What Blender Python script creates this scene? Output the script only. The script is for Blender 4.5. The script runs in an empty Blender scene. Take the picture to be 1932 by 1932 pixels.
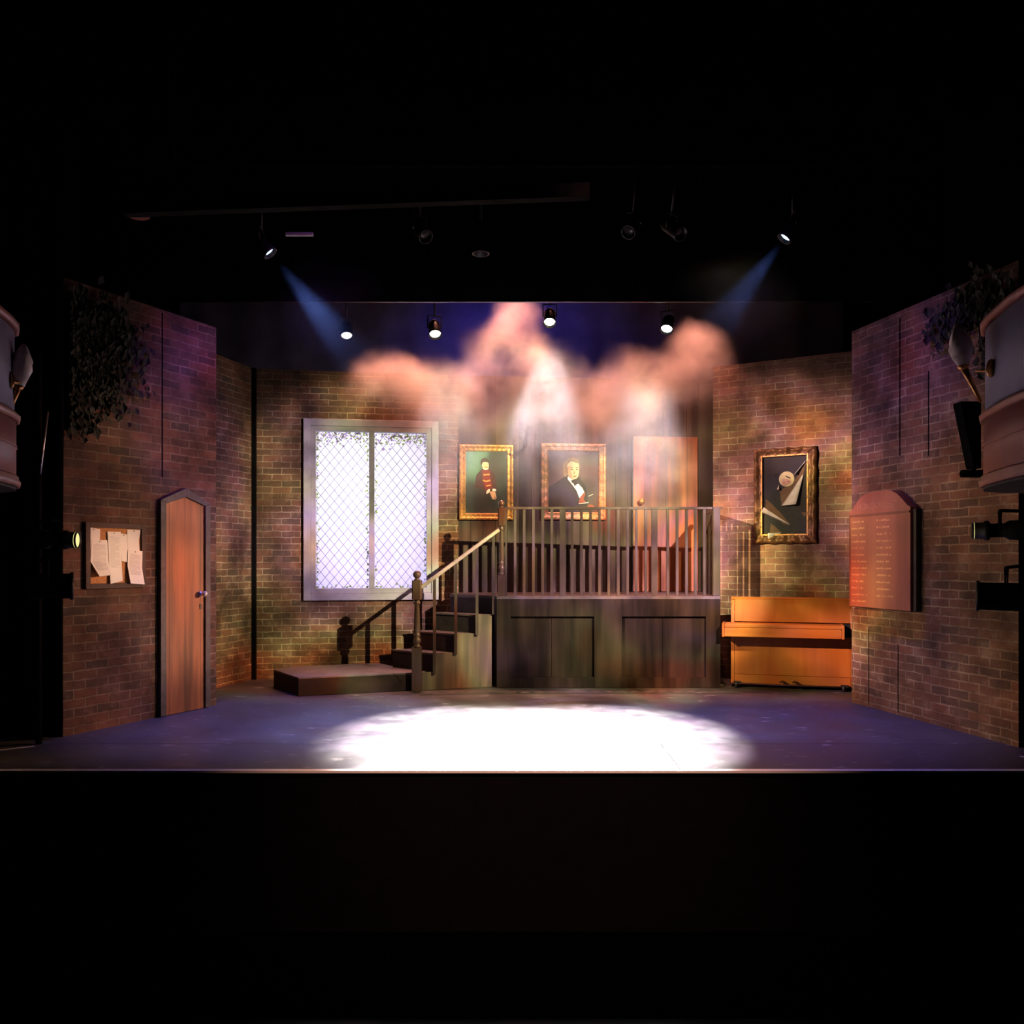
import bpy, bmesh, math, random
from mathutils import Vector, Matrix, Quaternion
random.seed(7)
S = bpy.context.scene
COL = S.collection
PI = math.pi

# ------------------------------------------------------------------ camera, world, exposure
F = 1600.0            # focal length in pixels of the 1932 px frame
EYE = 1.46            # eye height above the stage floor
HOR = 1055.0          # picture row of the horizon
cam = bpy.data.cameras.new('camera')
cam.sensor_width = 36.0
cam.lens = 36.0 * F / 1932.0
cam.shift_y = (HOR - 966.0) / 1932.0
cam.clip_end = 100
co = bpy.data.objects.new('camera', cam)
COL.objects.link(co)
co.location = (0, 0, EYE)
co.rotation_euler = (PI / 2, 0, 0)
S.camera = co
S.view_settings.view_transform = 'Standard'
S.view_settings.look = 'None'
S.view_settings.exposure = 0.0
S.view_settings.gamma = 1.0
S.view_settings.use_curve_mapping = False
S.render.use_compositing = False
cy = S.cycles
cy.use_denoising = True
cy.max_bounces = 5
cy.diffuse_bounces = 2
cy.glossy_bounces = 2
cy.transmission_bounces = 3
cy.volume_bounces = 0
cy.transparent_max_bounces = 8
cy.sample_clamp_indirect = 3.0
cy.caustics_reflective = False
cy.caustics_refractive = False
cy.volume_max_steps = 128
cy.volume_step_rate = 1.6

wd = bpy.data.worlds.new('dark_house')
wd.use_nodes = True
wd.node_tree.nodes['Background'].inputs[0].default_value = (0.5, 0.45, 0.7, 1)
wd.node_tree.nodes['Background'].inputs[1].default_value = 0.004
S.world = wd


def gobo_nodes(L, cols, scale, lo, hi, cscale, seed):
    """A breakup gobo in the lamp's gate: dark patches and coloured gel patches, by beam direction."""
    L.use_nodes = True
    nt = L.node_tree
    em = nt.nodes['Emission']
    tc = nt.nodes.new('ShaderNodeTexCoord')
    mp = nt.nodes.new('ShaderNodeMapping')
    mp.inputs['Location'].default_value = (seed, seed * 1.7, seed * .6)
    nt.links.new(tc.outputs['Normal'], mp.inputs[0])
    n1 = nt.nodes.new('ShaderNodeTexNoise')
    n1.inputs['Scale'].default_value = scale
    n1.inputs['Detail'].default_value = 2.5
    nt.links.new(mp.outputs[0], n1.inputs['Vector'])
    mr = nt.nodes.new('ShaderNodeMapRange')
    mr.interpolation_type = 'SMOOTHSTEP'
    mr.inputs[1].default_value = .36
    mr.inputs[2].default_value = .64
    mr.inputs[3].default_value = lo
    mr.inputs[4].default_value = hi
    nt.links.new(n1.outputs[0], mr.inputs[0])
    nt.links.new(mr.outputs[0], em.inputs['Strength'])
    if cols:
        m2 = nt.nodes.new('ShaderNodeMapping')
        m2.inputs['Location'].default_value = (seed * 3.1, 4, seed)
        nt.links.new(tc.outputs['Normal'], m2.inputs[0])
        n2 = nt.nodes.new('ShaderNodeTexNoise')
        n2.inputs['Scale'].default_value = cscale
        n2.inputs['Detail'].default_value = 1.0
        nt.links.new(m2.outputs[0], n2.inputs['Vector'])
        cr = nt.nodes.new('ShaderNodeValToRGB')
        el = cr.color_ramp.elements
        k = len(cols)
        while len(el) < k:
            el.new(.5)
        for i, c in enumerate(cols):
            el[i].position = .3 + .4 * i / (k - 1)
            el[i].color = (*c, 1)
        nt.links.new(n2.outputs[0], cr.inputs[0])
        nt.links.new(cr.outputs[0], em.inputs['Color'])


def spot(name, loc, aim, power, color, angle, blend=.6, radius=.05, gobo=None):
    L = bpy.data.lights.new(name, 'SPOT')
    L.energy = power
    L.color = color
    L.spot_size = math.radians(angle)
    L.spot_blend = blend
    L.shadow_soft_size = radius
    o = bpy.data.objects.new(name, L)
    COL.objects.link(o)
    o.location = loc
    o.rotation_euler = (Vector(aim) - Vector(loc)).to_track_quat('-Z', 'Y').to_euler()
    if gobo:
        gobo_nodes(L, *gobo)
    return o


def area(name, loc, aim, power, color, sx, sy, spread=180):
    L = bpy.data.lights.new(name, 'AREA')
    L.shape = 'RECTANGLE'
    L.size, L.size_y = sx, sy
    L.energy = power
    L.color = color
    L.spread = math.radians(spread)
    o = bpy.data.objects.new(name, L)
    COL.objects.link(o)
    o.location = loc
    o.rotation_euler = (Vector(aim) - Vector(loc)).to_track_quat('-Z', 'Y').to_euler()
    return o


WARM = [(1, .5, .3), (1, .72, .55), (1, .85, .7), (1, .7, .6), (1, .5, .6)]
MULTI = [(1, .34, .14), (.95, 1, .55), (1, .84, .66), (.92, .66, 1), (1, .6, .36)]
# front-of-house keys, crossing (they throw the banister shadows on the back walls)
spot('key_from_house_right', (3.4, 4.5, 3.9), (-.15, 10.6, 1.25), 4300, (1, .88, .74), 50, .4, .02, (MULTI, 9, .3, 1.35, 7, 2.0))
spot('key_from_house_left', (-3.4, 4.5, 3.9), (2.8, 9.9, 1.5), 4200, (1, .80, .58), 31, .55, .02, (MULTI, 9, .35, 1.4, 7, 5.0))
spot('portrait_fill', (.6, 4.3, 4.4), (.9, 10.6, 2.3), 60, (1, .62, .5), 34, .8, .05, (MULTI, 8, .3, 1.4, 6, 3.3))  # added fill to brighten the balcony portraits
# purple washes on the tops of the side walls
spot('purple_wash_left', (1.2, 5.2, 5.3), (-3.05, 8.5, 2.85), 1150, (.66, .3, .85), 24, .9, .1, ([(1, .3, .55), (.62, .5, 1), (.8, .4, .8)], 6, .5, 1.3, 8, 7.7))
spot('purple_wash_right', (-1.2, 5.2, 5.3), (3.55, 8.1, 2.85), 560, (.6, .33, .9), 26, .9, .1, ([(1, .3, .5), (.55, .45, 1), (.7, .4, .9)], 6, .5, 1.3, 8, 1.1))
# cross light from the wings, through the gaps beside the side walls
spot('wing_light_left', (-3.55, 8.95, 2.15), (3.65, 7.7, .9), 800, (1, .70, .40), 36, .9, .05, (WARM, 7, .45, 1.3, 5, 9.1))
spot('wing_light_right', (4.15, 9.02, 2.2), (-3.4, 7.75, 1.0), 1900, (1, .68, .5), 36, .9, .05, (WARM, 7, .45, 1.3, 5, 4.2))
# salmon lamps added unseen above the smoke to light it, then floor washes
for sx_, sz_, pw_ in ((-1.55, 5.4, 420), (-.8, 5.4, 330), (-.02, 5.6, 620), (.6, 5.5, 330), (1.4, 5.4, 420), (2.2, 5.5, 480)):
    spot('salmon_smoke_fill', (sx_, 10.42, sz_), (sx_, 10.42, 2.5), pw_ * 1.9, (1, .34, .23), 42, .8, .05)
spot('floor_wash', (.2, 3.2, 5.0), (.15, 6.3, 0), 1500, (1, .5, .36), 46, 1.0, .1)
spot('blue_floor_left', (-1.7, 8.4, 5.7), (-2.15, 7.7, 0), 1350, (.2, .16, 1), 38, 1.0, .1)
spot('blue_floor_right', (1.95, 8.4, 5.7), (2.4, 7.6, 0), 1350, (.2, .16, 1), 40, 1.0, .1)
# window lamps behind the translucent panes
area('window_lamp_high', (-2.05, 11.5, 2.7), (-1.82, 10.5, 2.4), 66, (1, .97, 1), 1.3, 1.1, 120)
area('window_lamp_low', (-1.9, 11.5, 1.3), (-1.72, 10.5, 1.5), 9, (.55, .45, 1), 1.3, 1.0, 120)
# blue on the backdrop
spot('blue_cyc_lamp', (-.2, 10.6, 5.6), (0, 12.2, 3.6), 120, (.12, .1, 1), 120, 1.0, .1)

# ------------------------------------------------------------------ helpers


class MB:
    """Collects shapes into one mesh."""

    def __init__(s):
        s.bm = bmesh.new()
        s.m = 0

    def _faces(s, vs, fs):
        b = [s.bm.verts.new(v) for v in vs]
        for f in fs:
            try:
                fc = s.bm.faces.new([b[i] for i in f])
                fc.material_index = s.m
            except ValueError:
                pass
        return b

    def box(s, x0, x1, y0, y1, z0, z1, M=None):
        vs = [Vector((x, y, z)) for x in (x0, x1) for y in (y0, y1) for z in (z0, z1)]
        if M is not None:
            vs = [M @ v for v in vs]
        s._faces(vs, [(0, 1, 3, 2), (4, 6, 7, 5), (0, 4, 5, 1), (2, 3, 7, 6), (0, 2, 6, 4), (1, 5, 7, 3)])
        return s

    def prism(s, poly, a, b, axis='z', M=None):
        n = len(poly)

        def P(p, t):
            v = {'z': (p[0], p[1], t), 'y': (p[0], t, p[1]), 'x': (t, p[0], p[1])}[axis]
            v = Vector(v)
            return M @ v if M is not None else v
        vs = [P(p, a) for p in poly] + [P(p, b) for p in poly]
        fs = [tuple(range(n))[::-1], tuple(range(n, 2 * n))]
        fs += [(i, (i + 1) % n, n + (i + 1) % n, n + i) for i in range(n)]
        s._faces(vs, fs)
        return s

    def tube(s, pts, r, seg=10, cap=True):
        pts = [Vector(p) for p in pts]
        rs = r if isinstance(r, (list, tuple)) else [r] * len(pts)
        rings = []
        for i, p in enumerate(pts):
            d = (pts[min(i + 1, len(pts) - 1)] - pts[max(i - 1, 0)]).normalized()
            q = d.to_track_quat('Z', 'Y')
            rings.append([s.bm.verts.new(p + q @ Vector((rs[i] * math.cos(2 * PI * k / seg), rs[i] * math.sin(2 * PI * k / seg), 0))) for k in range(seg)])
        for a, b in zip(rings, rings[1:]):
            for k in range(seg):
                f = s.bm.faces.new((a[k], a[(k + 1) % seg], b[(k + 1) % seg], b[k]))
                f.material_index = s.m
                f.smooth = True
        if cap:
            for rr in (rings[0][::-1], rings[-1]):
                f = s.bm.faces.new(rr)
                f.material_index = s.m
        return s

    def lathe(s, prof, M=None, seg=20, sx=1, sy=1):
        """prof: (radius, z) from bottom to top."""
        M = M or Matrix()
        rings = []
        for r, z in prof:
            rings.append([s.bm.verts.new(M @ Vector((sx * max(r, 1e-4) * math.cos(2 * PI * k / seg), sy * max(r, 1e-4) * math.sin(2 * PI * k / seg), z))) for k in range(seg)])
        for a, b in zip(rings, rings[1:]):
            for k in range(seg):
                f = s.bm.faces.new((a[k], a[(k + 1) % seg], b[(k + 1) % seg], b[k]))
                f.material_index = s.m
                f.smooth = True
        for rr in (rings[0][::-1], rings[-1]):
            f = s.bm.faces.new(rr)
            f.material_index = s.m
        return s

    def sphere(s, c, r, seg=16, n=10, sc=(1, 1, 1)):
        pr = [(r * math.sin(PI * i / n), -r * math.cos(PI * i / n)) for i in range(n + 1)]
        return s.lathe([(a, z * sc[2]) for a, z in pr], Matrix.Translation(c), seg, sc[0], sc[1])

    def grid(s, rows, closed=False):
        """rows: list of equally long lists of points."""
        R = [[s.bm.verts.new(p) for p in r] for r in rows]
        for a, b in zip(R, R[1:]):
            n = len(a)
            for k in range(n if closed else n - 1):
                f = s.bm.faces.new((a[k], a[(k + 1) % n], b[(k + 1) % n], b[k]))
                f.material_index = s.m
        return s

    def poly(s, pts):
        s._faces([Vector(p) for p in pts], [tuple(range(len(pts)))])
        return s

    def build(s, name, mats, parent=None, smooth=False, bevel=0, solid=0, subsurf=0):
        if not isinstance(mats, (list, tuple)):
            mats = [mats]
        bmesh.ops.recalc_face_normals(s.bm, faces=s.bm.faces)
        me = bpy.data.meshes.new(name)
        s.bm.to_mesh(me)
        s.bm.free()
        for m in mats:
            me.materials.append(m)
        if smooth:
            for p in me.polygons:
                p.use_smooth = True
        o = bpy.data.objects.new(name, me)
        COL.objects.link(o)
        if parent is not None:
            o.parent = parent
        if solid:
            md = o.modifiers.new('thick', 'SOLIDIFY')
            md.thickness = solid
        if subsurf:
            md = o.modifiers.new('sub', 'SUBSURF')
            md.levels = md.render_levels = subsurf
        if bevel:
            md = o.modifiers.new('edge', 'BEVEL')
            md.width = bevel
            md.segments = 2
            md.limit_method = 'ANGLE'
        return o


def empty(name, loc=(0, 0, 0), rz=0):
    o = bpy.data.objects.new(name, None)
    COL.objects.link(o)
    o.location = loc
    o.rotation_euler = (0, 0, rz)
    o.empty_display_size = .1
    return o


def tag(o, label, cat, group=None, kind=None):
    o['label'] = label
    o['category'] = cat
    if group:
        o['group'] = group
    if kind:
        o['kind'] = kind
    return o


def structure(o, label=None, cat=None):
    o['kind'] = 'structure'
    if label:
        o['label'] = label
        o['category'] = cat
    return o


# ------------------------------------------------------------------ materials
MATS = {}


def new_mat(name):
    m = bpy.data.materials.new(name)
    m.use_nodes = True
    nt = m.node_tree
    return m, nt, nt.nodes['Principled BSDF']


def N(nt, t, **kw):
    n = nt.nodes.new(t)
    for k, v in kw.items():
        n.inputs[k].default_value = v
    return n


def coords(nt, scale=(1, 1, 1), swap=None, loc=(0, 0, 0)):
    tc = nt.nodes.new('ShaderNodeTexCoord')
    out = tc.outputs['Object']
    if swap:
        sp = nt.nodes.new('ShaderNodeSeparateXYZ')
        cb = nt.nodes.new('ShaderNodeCombineXYZ')
        nt.links.new(out, sp.inputs[0])
        for i, k in enumerate(swap):
            if k in 'xyz':
                nt.links.new(sp.outputs['xyz'.index(k)], cb.inputs[i])
        out = cb.outputs[0]
    mp = nt.nodes.new('ShaderNodeMapping')
    mp.inputs['Scale'].default_value = scale
    mp.inputs['Location'].default_value = loc
    nt.links.new(out, mp.inputs[0])
    return mp.outputs[0]


def plain(name, col, rough=.5, metal=0, vary=.15, scale=6, bump=0, emit=None, spec=.5, stretch=(1, 1, 1)):
    m, nt, b = new_mat(name)
    b.inputs['Roughness'].default_value = rough
    b.inputs['Metallic'].default_value = metal
    b.inputs['Specular IOR Level'].default_value = spec
    no = N(nt, 'ShaderNodeTexNoise', Scale=scale, Detail=4.0)
    nt.links.new(coords(nt, stretch), no.inputs['Vector'])
    cr = nt.nodes.new('ShaderNodeValToRGB')
    cr.color_ramp.elements[0].position = .3
    cr.color_ramp.elements[1].position = .7
    cr.color_ramp.elements[0].color = (*[c * (1 - vary) for c in col], 1)
    cr.color_ramp.elements[1].color = (*[min(1, c * (1 + vary)) for c in col], 1)
    nt.links.new(no.outputs[0], cr.inputs[0])
    nt.links.new(cr.outputs[0], b.inputs['Base Color'])
    if bump:
        bp = N(nt, 'ShaderNodeBump', Strength=bump, Distance=.01)
        nt.links.new(no.outputs[0], bp.inputs['Height'])
        nt.links.new(bp.outputs[0], b.inputs['Normal'])
    if emit:
        b.inputs['Emission Color'].default_value = (*emit[0], 1)
        b.inputs['Emission Strength'].default_value = emit[1]
    MATS[name] = m
    return m


def brick(name, c1, c2, mortar, loc=(0, 0, 0), lime=.25, mort=.0075):
    """Painted scenic brick: 225 x 77 mm courses on the wall's own x and z."""
    m, nt, b = new_mat(name)
    v = coords(nt, (1, 1, 1), 'xz0', loc)
    wob = N(nt, 'ShaderNodeTexNoise', Scale=9.0, Detail=4.0)
    nt.links.new(v, wob.inputs['Vector'])
    ad = nt.nodes.new('ShaderNodeVectorMath')
    ad.operation = 'MULTIPLY_ADD'
    ad.inputs[1].default_value = (.03, .026, 0)
    nt.links.new(wob.outputs['Color'], ad.inputs[0])
    nt.links.new(v, ad.inputs[2])
    bt = nt.nodes.new('ShaderNodeTexBrick')
    bt.offset = .5
    for k, x in (('Scale', 1), ('Mortar Size', mort), ('Mortar Smooth', .3), ('Bias', 0), ('Brick Width', .225), ('Row Height', .077)):
        bt.inputs[k].default_value = x
    bt.inputs['Color1'].default_value = (*c1, 1)
    bt.inputs['Color2'].default_value = (*c2, 1)
    bt.inputs['Mortar'].default_value = (*mortar, 1)
    nt.links.new(ad.outputs[0], bt.inputs['Vector'])
    # large blotches of paint
    n1 = N(nt, 'ShaderNodeTexNoise', Scale=2.2, Detail=5.0, Roughness=.65)
    nt.links.new(v, n1.inputs['Vector'])
    mr = nt.nodes.new('ShaderNodeMapRange')
    for i, x in ((1, .33), (2, .68), (3, .5), (4, 1.6)):
        mr.inputs[i].default_value = x
    nt.links.new(n1.outputs[0], mr.inputs[0])
    mx = nt.nodes.new('ShaderNodeMix')
    mx.data_type = 'RGBA'
    mx.blend_type = 'MULTIPLY'
    mx.inputs[0].default_value = 1
    # mortar lines painted only in places: fade them back to brick by noise
    nm = N(nt, 'ShaderNodeTexNoise', Scale=3.0, Detail=6.0, Roughness=.7)
    nt.links.new(coords(nt, (1, 1, 1), 'xz0', (loc[0] + 9, loc[1] + 5, 0)), nm.inputs['Vector'])
    rm = nt.nodes.new('ShaderNodeMapRange')
    for i, x in ((1, .40), (2, .62), (3, .95), (4, .12)):
        rm.inputs[i].default_value = x
    nt.links.new(nm.outputs[0], rm.inputs[0])
    fm_ = nt.nodes.new('ShaderNodeMath')
    fm_.operation = 'MULTIPLY'
    nt.links.new(rm.outputs[0], fm_.inputs[0])
    nt.links.new(bt.outputs['Fac'], fm_.inputs[1])
    mm = nt.nodes.new('ShaderNodeMix')
    mm.data_type = 'RGBA'
    mm.inputs[6].default_value = (*[(a + b_) * .5 for a, b_ in zip(c1, c2)], 1)
    nt.links.new(bt.outputs['Color'], mm.inputs[7])
    inv = nt.nodes.new('ShaderNodeMath')
    inv.operation = 'SUBTRACT'
    nt.links.new(bt.outputs['Fac'], inv.inputs[0])
    nt.links.new(fm_.outputs[0], inv.inputs[1])
    iv2 = nt.nodes.new('ShaderNodeMath')
    iv2.operation = 'SUBTRACT'
    iv2.inputs[0].default_value = 1
    nt.links.new(inv.outputs[0], iv2.inputs[1])
    nt.links.new(iv2.outputs[0], mm.inputs[0])
    nt.links.new(mm.outputs[2], mx.inputs[6])
    nt.links.new(mr.outputs[0], mx.inputs[7])
    # pale lime bloom and scratches
    n2 = N(nt, 'ShaderNodeTexNoise', Scale=4.5, Detail=9.0, Roughness=.75)
    nt.links.new(v, n2.inputs['Vector'])
    cr = nt.nodes.new('ShaderNodeValToRGB')
    cr.color_ramp.elements[0].position = .53
    cr.color_ramp.elements[1].position = .72
    cr.color_ramp.elements[0].color = (0, 0, 0, 1)
    cr.color_ramp.elements[1].color = (lime * 2, lime * 2, lime * 2, 1)
    nt.links.new(n2.outputs[0], cr.inputs[0])
    m2 = nt.nodes.new('ShaderNodeMix')
    m2.data_type = 'RGBA'
    m2.inputs[7].default_value = (*[min(1, c * 1.15) for c in mortar], 1)
    nt.links.new(cr.outputs[0], m2.inputs[0])
    nt.links.new(mx.outputs[2], m2.inputs[6])
    nt.links.new(m2.outputs[2], b.inputs['Base Color'])
    b.inputs['Roughness'].default_value = .85
    b.inputs['Specular IOR Level'].default_value = .2
    bp = N(nt, 'ShaderNodeBump', Strength=.7, Distance=.012)
    sb = nt.nodes.new('ShaderNodeMath')
    sb.operation = 'MULTIPLY_ADD'
    sb.inputs[1].default_value = -1
    nt.links.new(bt.outputs['Fac'], sb.inputs[0])
    nt.links.new(n2.outputs[0], sb.inputs[2])
    nt.links.new(sb.outputs[0], bp.inputs['Height'])
    nt.links.new(bp.outputs[0], b.inputs['Normal'])
    MATS[name] = m
    return m


def wood(name, c1, c2, rough=.4, grain='z', plank=0, gap=.004, scale=9, swap='xz0', gapcol=(.006, .004, .003), bump=.1, streak=0, spec=.5):
    """Grain along one axis; plank > 0 adds board joints of that width across x."""
    m, nt, b = new_mat(name)
    st = {'x': (.06, 1, 1), 'y': (1, .06, 1), 'z': (1, 1, .06)}[grain]
    no = N(nt, 'ShaderNodeTexNoise', Scale=scale, Detail=6.0, Roughness=.6, Distortion=.6)
    nt.links.new(coords(nt, st), no.inputs['Vector'])
    cr = nt.nodes.new('ShaderNodeValToRGB')
    cr.color_ramp.elements[0].position = .32
    cr.color_ramp.elements[1].position = .68
    cr.color_ramp.elements[0].color = (*c1, 1)
    cr.color_ramp.elements[1].color = (*c2, 1)
    nt.links.new(no.outputs[0], cr.inputs[0])
    col = cr.outputs[0]
    if plank:
        bt = nt.nodes.new('ShaderNodeTexBrick')
        bt.offset = 0
        for k, x in (('Scale', 1), ('Mortar Size', gap), ('Mortar Smooth', .2), ('Brick Width', plank), ('Row Height', 50)):
            bt.inputs[k].default_value = x
        bt.inputs['Color1'].default_value = (.8, .8, .8, 1)
        bt.inputs['Color2'].default_value = (1.1, 1.1, 1.1, 1)
        bt.inputs['Mortar'].default_value = (*[g * 8 for g in gapcol], 1)
        nt.links.new(coords(nt, (1, 1, 1), swap, (0, 20, 0)), bt.inputs['Vector'])
        mx = nt.nodes.new('ShaderNodeMix')
        mx.data_type = 'RGBA'
        mx.blend_type = 'MULTIPLY'
        mx.inputs[0].default_value = 1
        nt.links.new(col, mx.inputs[6])
        nt.links.new(bt.outputs['Color'], mx.inputs[7])
        col = mx.outputs[2]
    if streak:
        n3 = N(nt, 'ShaderNodeTexNoise', Scale=3.2, Detail=3.0, Roughness=.5)
        nt.links.new(coords(nt, (2.6, 2.6, .22), None, (streak, streak, 0)), n3.inputs['Vector'])
        mr = nt.nodes.new('ShaderNodeMapRange')
        for i, x in ((1, .36), (2, .6), (3, .42), (4, 1.1)):
            mr.inputs[i].default_value = x
        nt.links.new(n3.outputs[0], mr.inputs[0])
        m3 = nt.nodes.new('ShaderNodeMix')
        m3.data_type = 'RGBA'
        m3.blend_type = 'MULTIPLY'
        m3.inputs[0].default_value = 1
        nt.links.new(col, m3.inputs[6])
        nt.links.new(mr.outputs[0], m3.inputs[7])
        col = m3.outputs[2]
    nt.links.new(col, b.inputs['Base Color'])
    b.inputs['Roughness'].default_value = rough
    b.inputs['Specular IOR Level'].default_value = spec
    if bump:
        bp = N(nt, 'ShaderNodeBump', Strength=bump, Distance=.004)
        nt.links.new(no.outputs[0], bp.inputs['Height'])
        nt.links.new(bp.outputs[0], b.inputs['Normal'])
    MATS[name] = m
    return m


def floor_mat():
    m, nt, b = new_mat('stage_floor_paint')
    v = coords(nt, (1, 1, 1))
    n1 = N(nt, 'ShaderNodeTexNoise', Scale=1.8, Detail=8.0, Roughness=.7)
    nt.links.new(v, n1.inputs['Vector'])
    cr = nt.nodes.new('ShaderNodeValToRGB')
    cr.color_ramp.elements[0].position = .3
    cr.color_ramp.elements[1].position = .72
    cr.color_ramp.elements[0].color = (.045, .042, .042, 1)
    cr.color_ramp.elements[1].color = (.085, .08, .078, 1)
    nt.links.new(n1.outputs[0], cr.inputs[0])
    # pale scuffs and chips
    n2 = N(nt, 'ShaderNodeTexNoise', Scale=5.0, Detail=8.0, Roughness=.62)
    nt.links.new(coords(nt, (1.0, 2.6, 1), None, (3, 1, 0)), n2.inputs['Vector'])
    c2 = nt.nodes.new('ShaderNodeValToRGB')
    c2.color_ramp.elements[0].position = .62
    c2.color_ramp.elements[1].position = .66
    c2.color_ramp.elements[0].color = (0, 0, 0, 1)
    c2.color_ramp.elements[1].color = (.6, .6, .6, 1)
    nt.links.new(n2.outputs[0], c2.inputs[0])
    mx = nt.nodes.new('ShaderNodeMix')
    mx.data_type = 'RGBA'
    mx.inputs[7].default_value = (.4, .37, .34, 1)
    nt.links.new(c2.outputs[0], mx.inputs[0])
    nt.links.new(cr.outputs[0], mx.inputs[6])
    nt.links.new(mx.outputs[2], b.inputs['Base Color'])
    mr = nt.nodes.new('ShaderNodeMapRange')
    for i, x in ((1, .3), (2, .7), (3, .42), (4, .6)):
        mr.inputs[i].default_value = x
    nt.links.new(n1.outputs[0], mr.inputs[0])
    nt.links.new(mr.outputs[0], b.inputs['Roughness'])
    bp = N(nt, 'ShaderNodeBump', Strength=.12, Distance=.01)
    nt.links.new(n2.outputs[0], bp.inputs['Height'])
    nt.links.new(bp.outputs[0], b.inputs['Normal'])
    return m


M_floor = floor_mat()
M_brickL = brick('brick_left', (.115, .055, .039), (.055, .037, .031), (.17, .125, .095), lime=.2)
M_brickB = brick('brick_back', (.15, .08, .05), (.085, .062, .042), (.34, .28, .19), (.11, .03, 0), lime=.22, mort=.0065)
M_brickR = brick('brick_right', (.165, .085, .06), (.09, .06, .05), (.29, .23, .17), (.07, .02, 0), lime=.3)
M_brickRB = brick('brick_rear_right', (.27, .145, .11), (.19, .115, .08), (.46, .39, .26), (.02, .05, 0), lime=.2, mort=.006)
M_panelwall = wood('painted_boards', (.062, .046, .042), (.11, .08, .07), .65, 'z', .155, .003, 7, streak=5, spec=.15)
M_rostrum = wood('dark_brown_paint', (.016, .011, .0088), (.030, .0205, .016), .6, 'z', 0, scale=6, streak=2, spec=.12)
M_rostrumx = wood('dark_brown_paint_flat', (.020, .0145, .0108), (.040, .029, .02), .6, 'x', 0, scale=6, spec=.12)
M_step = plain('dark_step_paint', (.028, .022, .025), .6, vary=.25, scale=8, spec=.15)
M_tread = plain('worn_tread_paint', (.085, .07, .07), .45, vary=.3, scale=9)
M_tread2 = plain('platform_top_paint', (.13, .11, .115), .5, vary=.3, scale=7)  # paler than the platform sides
M_side = wood('stair_side_paint', (.10, .07, .045), (.17, .12, .08), .55, 'z', 0, scale=5, streak=7)
M_rail = wood('rail_wood', (.22, .18, .145), (.32, .27, .22), .45, 'x', 0, scale=10)
M_bal = wood('baluster_wood', (.045, .034, .029), (.085, .064, .053), .5, 'z', 0, scale=10, spec=.2)
M_newel = wood('varnished_newel', (.055, .034, .024), (.10, .063, .044), .22, 'z', 0, scale=12)
M_door = wood('orange_door_boards', (.30, .09, .032), (.44, .145, .052), .5, 'z', .19, .0035, 8, streak=3, gapcol=(.03, .018, .012))
M_door2 = wood('back_door_boards', (.26, .075, .025), (.38, .12, .04), .5, 'z', .28, .004, 7, streak=9, gapcol=(.03, .018, .012))
M_stone = plain('dark_frame_paint', (.06, .052, .058), .6, vary=.3, scale=14, bump=.2)
M_jamb = wood('olive_jamb', (.045, .04, .03), (.075, .065, .048), .6, 'z', 0, scale=7)
M_winframe = plain('pale_window_paint', (.33, .345, .42), .55, vary=.2, scale=5)
M_lead = plain('lead_came', (.20, .16, .42), .5, vary=.2)


def leaf_mat(name, col):
    m = plain(name, col, .6, vary=.5, scale=30)
    nt = m.node_tree
    b = nt.nodes['Principled BSDF']
    t = nt.nodes.new('ShaderNodeBsdfTranslucent')
    t.inputs[0].default_value = (*col, 1)
    mx = nt.nodes.new('ShaderNodeMixShader')
    mx.inputs[0].default_value = .6
    nt.links.new(b.outputs[0], mx.inputs[1])
    nt.links.new(t.outputs[0], mx.inputs[2])
    nt.links.new(mx.outputs[0], nt.nodes['Material Output'].inputs['Surface'])
    return m


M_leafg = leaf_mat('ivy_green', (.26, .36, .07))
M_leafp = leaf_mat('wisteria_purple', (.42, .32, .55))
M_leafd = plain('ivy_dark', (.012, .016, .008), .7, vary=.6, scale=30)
M_stem = plain('ivy_stem', (.06, .04, .025), .8)
M_gold = plain('gilt', (.62, .34, .11), .42, .45, vary=.35, scale=40, bump=.5)
M_gold2 = plain('gilt_dull', (.40, .24, .12), .5, .3, vary=.35, scale=45, bump=.5)
M_bronze = plain('bronze_gilt', (.17, .085, .032), .45, .4, vary=.6, scale=26, bump=.7)
M_piano = wood('piano_veneer', (.38, .115, .02), (.50, .17, .034), .3, 'z', 0, scale=6, bump=.03)
M_pianox = wood('piano_veneer_long', (.40, .12, .022), (.50, .18, .038), .3, 'x', 0, scale=6, bump=.03)
M_black = plain('black_paint', (.012, .012, .013), .5, vary=.2)
M_void = plain('black_masking', (.004, .004, .0045), 1.0, vary=.2, spec=.05)
M_cloth = plain('black_cloth', (.004, .004, .005), 1.0, vary=.3, scale=3, spec=.02)
M_blue = plain('navy_cloth', (.10, .10, .16), 1.0, vary=.3, scale=2, spec=.02)
M_steel = plain('steel', (.5, .5, .52), .3, .9)
M_chrome = plain('chrome', (.85, .85, .86), .3, .85)
M_brass = plain('brass', (.7, .36, .12), .35, .8, vary=.3, scale=20)
M_can = plain('lamp_housing', (.018, .018, .02), .42, .3)
M_cork = plain('cork', (.46, .20, .075), .9, vary=.25, scale=60, bump=.2)
M_boardframe = wood('noticeboard_frame_wood', (.065, .04, .036), (.10, .062, .052), .6, 'x', 0, scale=10, spec=.15)
M_paper = plain('white_paper', (.88, .84, .82), .8, vary=.03)
M_ink = plain('grey_print', (.52, .49, .53), .9, vary=.2, scale=90)
M_honour = wood('honours_board_wood', (.23, .08, .05), (.31, .11, .07), .45, 'z', 0, scale=7)
M_honourx = wood('honours_board_dark', (.12, .045, .03), (.17, .06, .04), .5, 'x', 0, scale=7)
M_gilt = plain('faded_gilt_letters', (.80, .46, .22), .6, vary=.25, scale=60)
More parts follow.
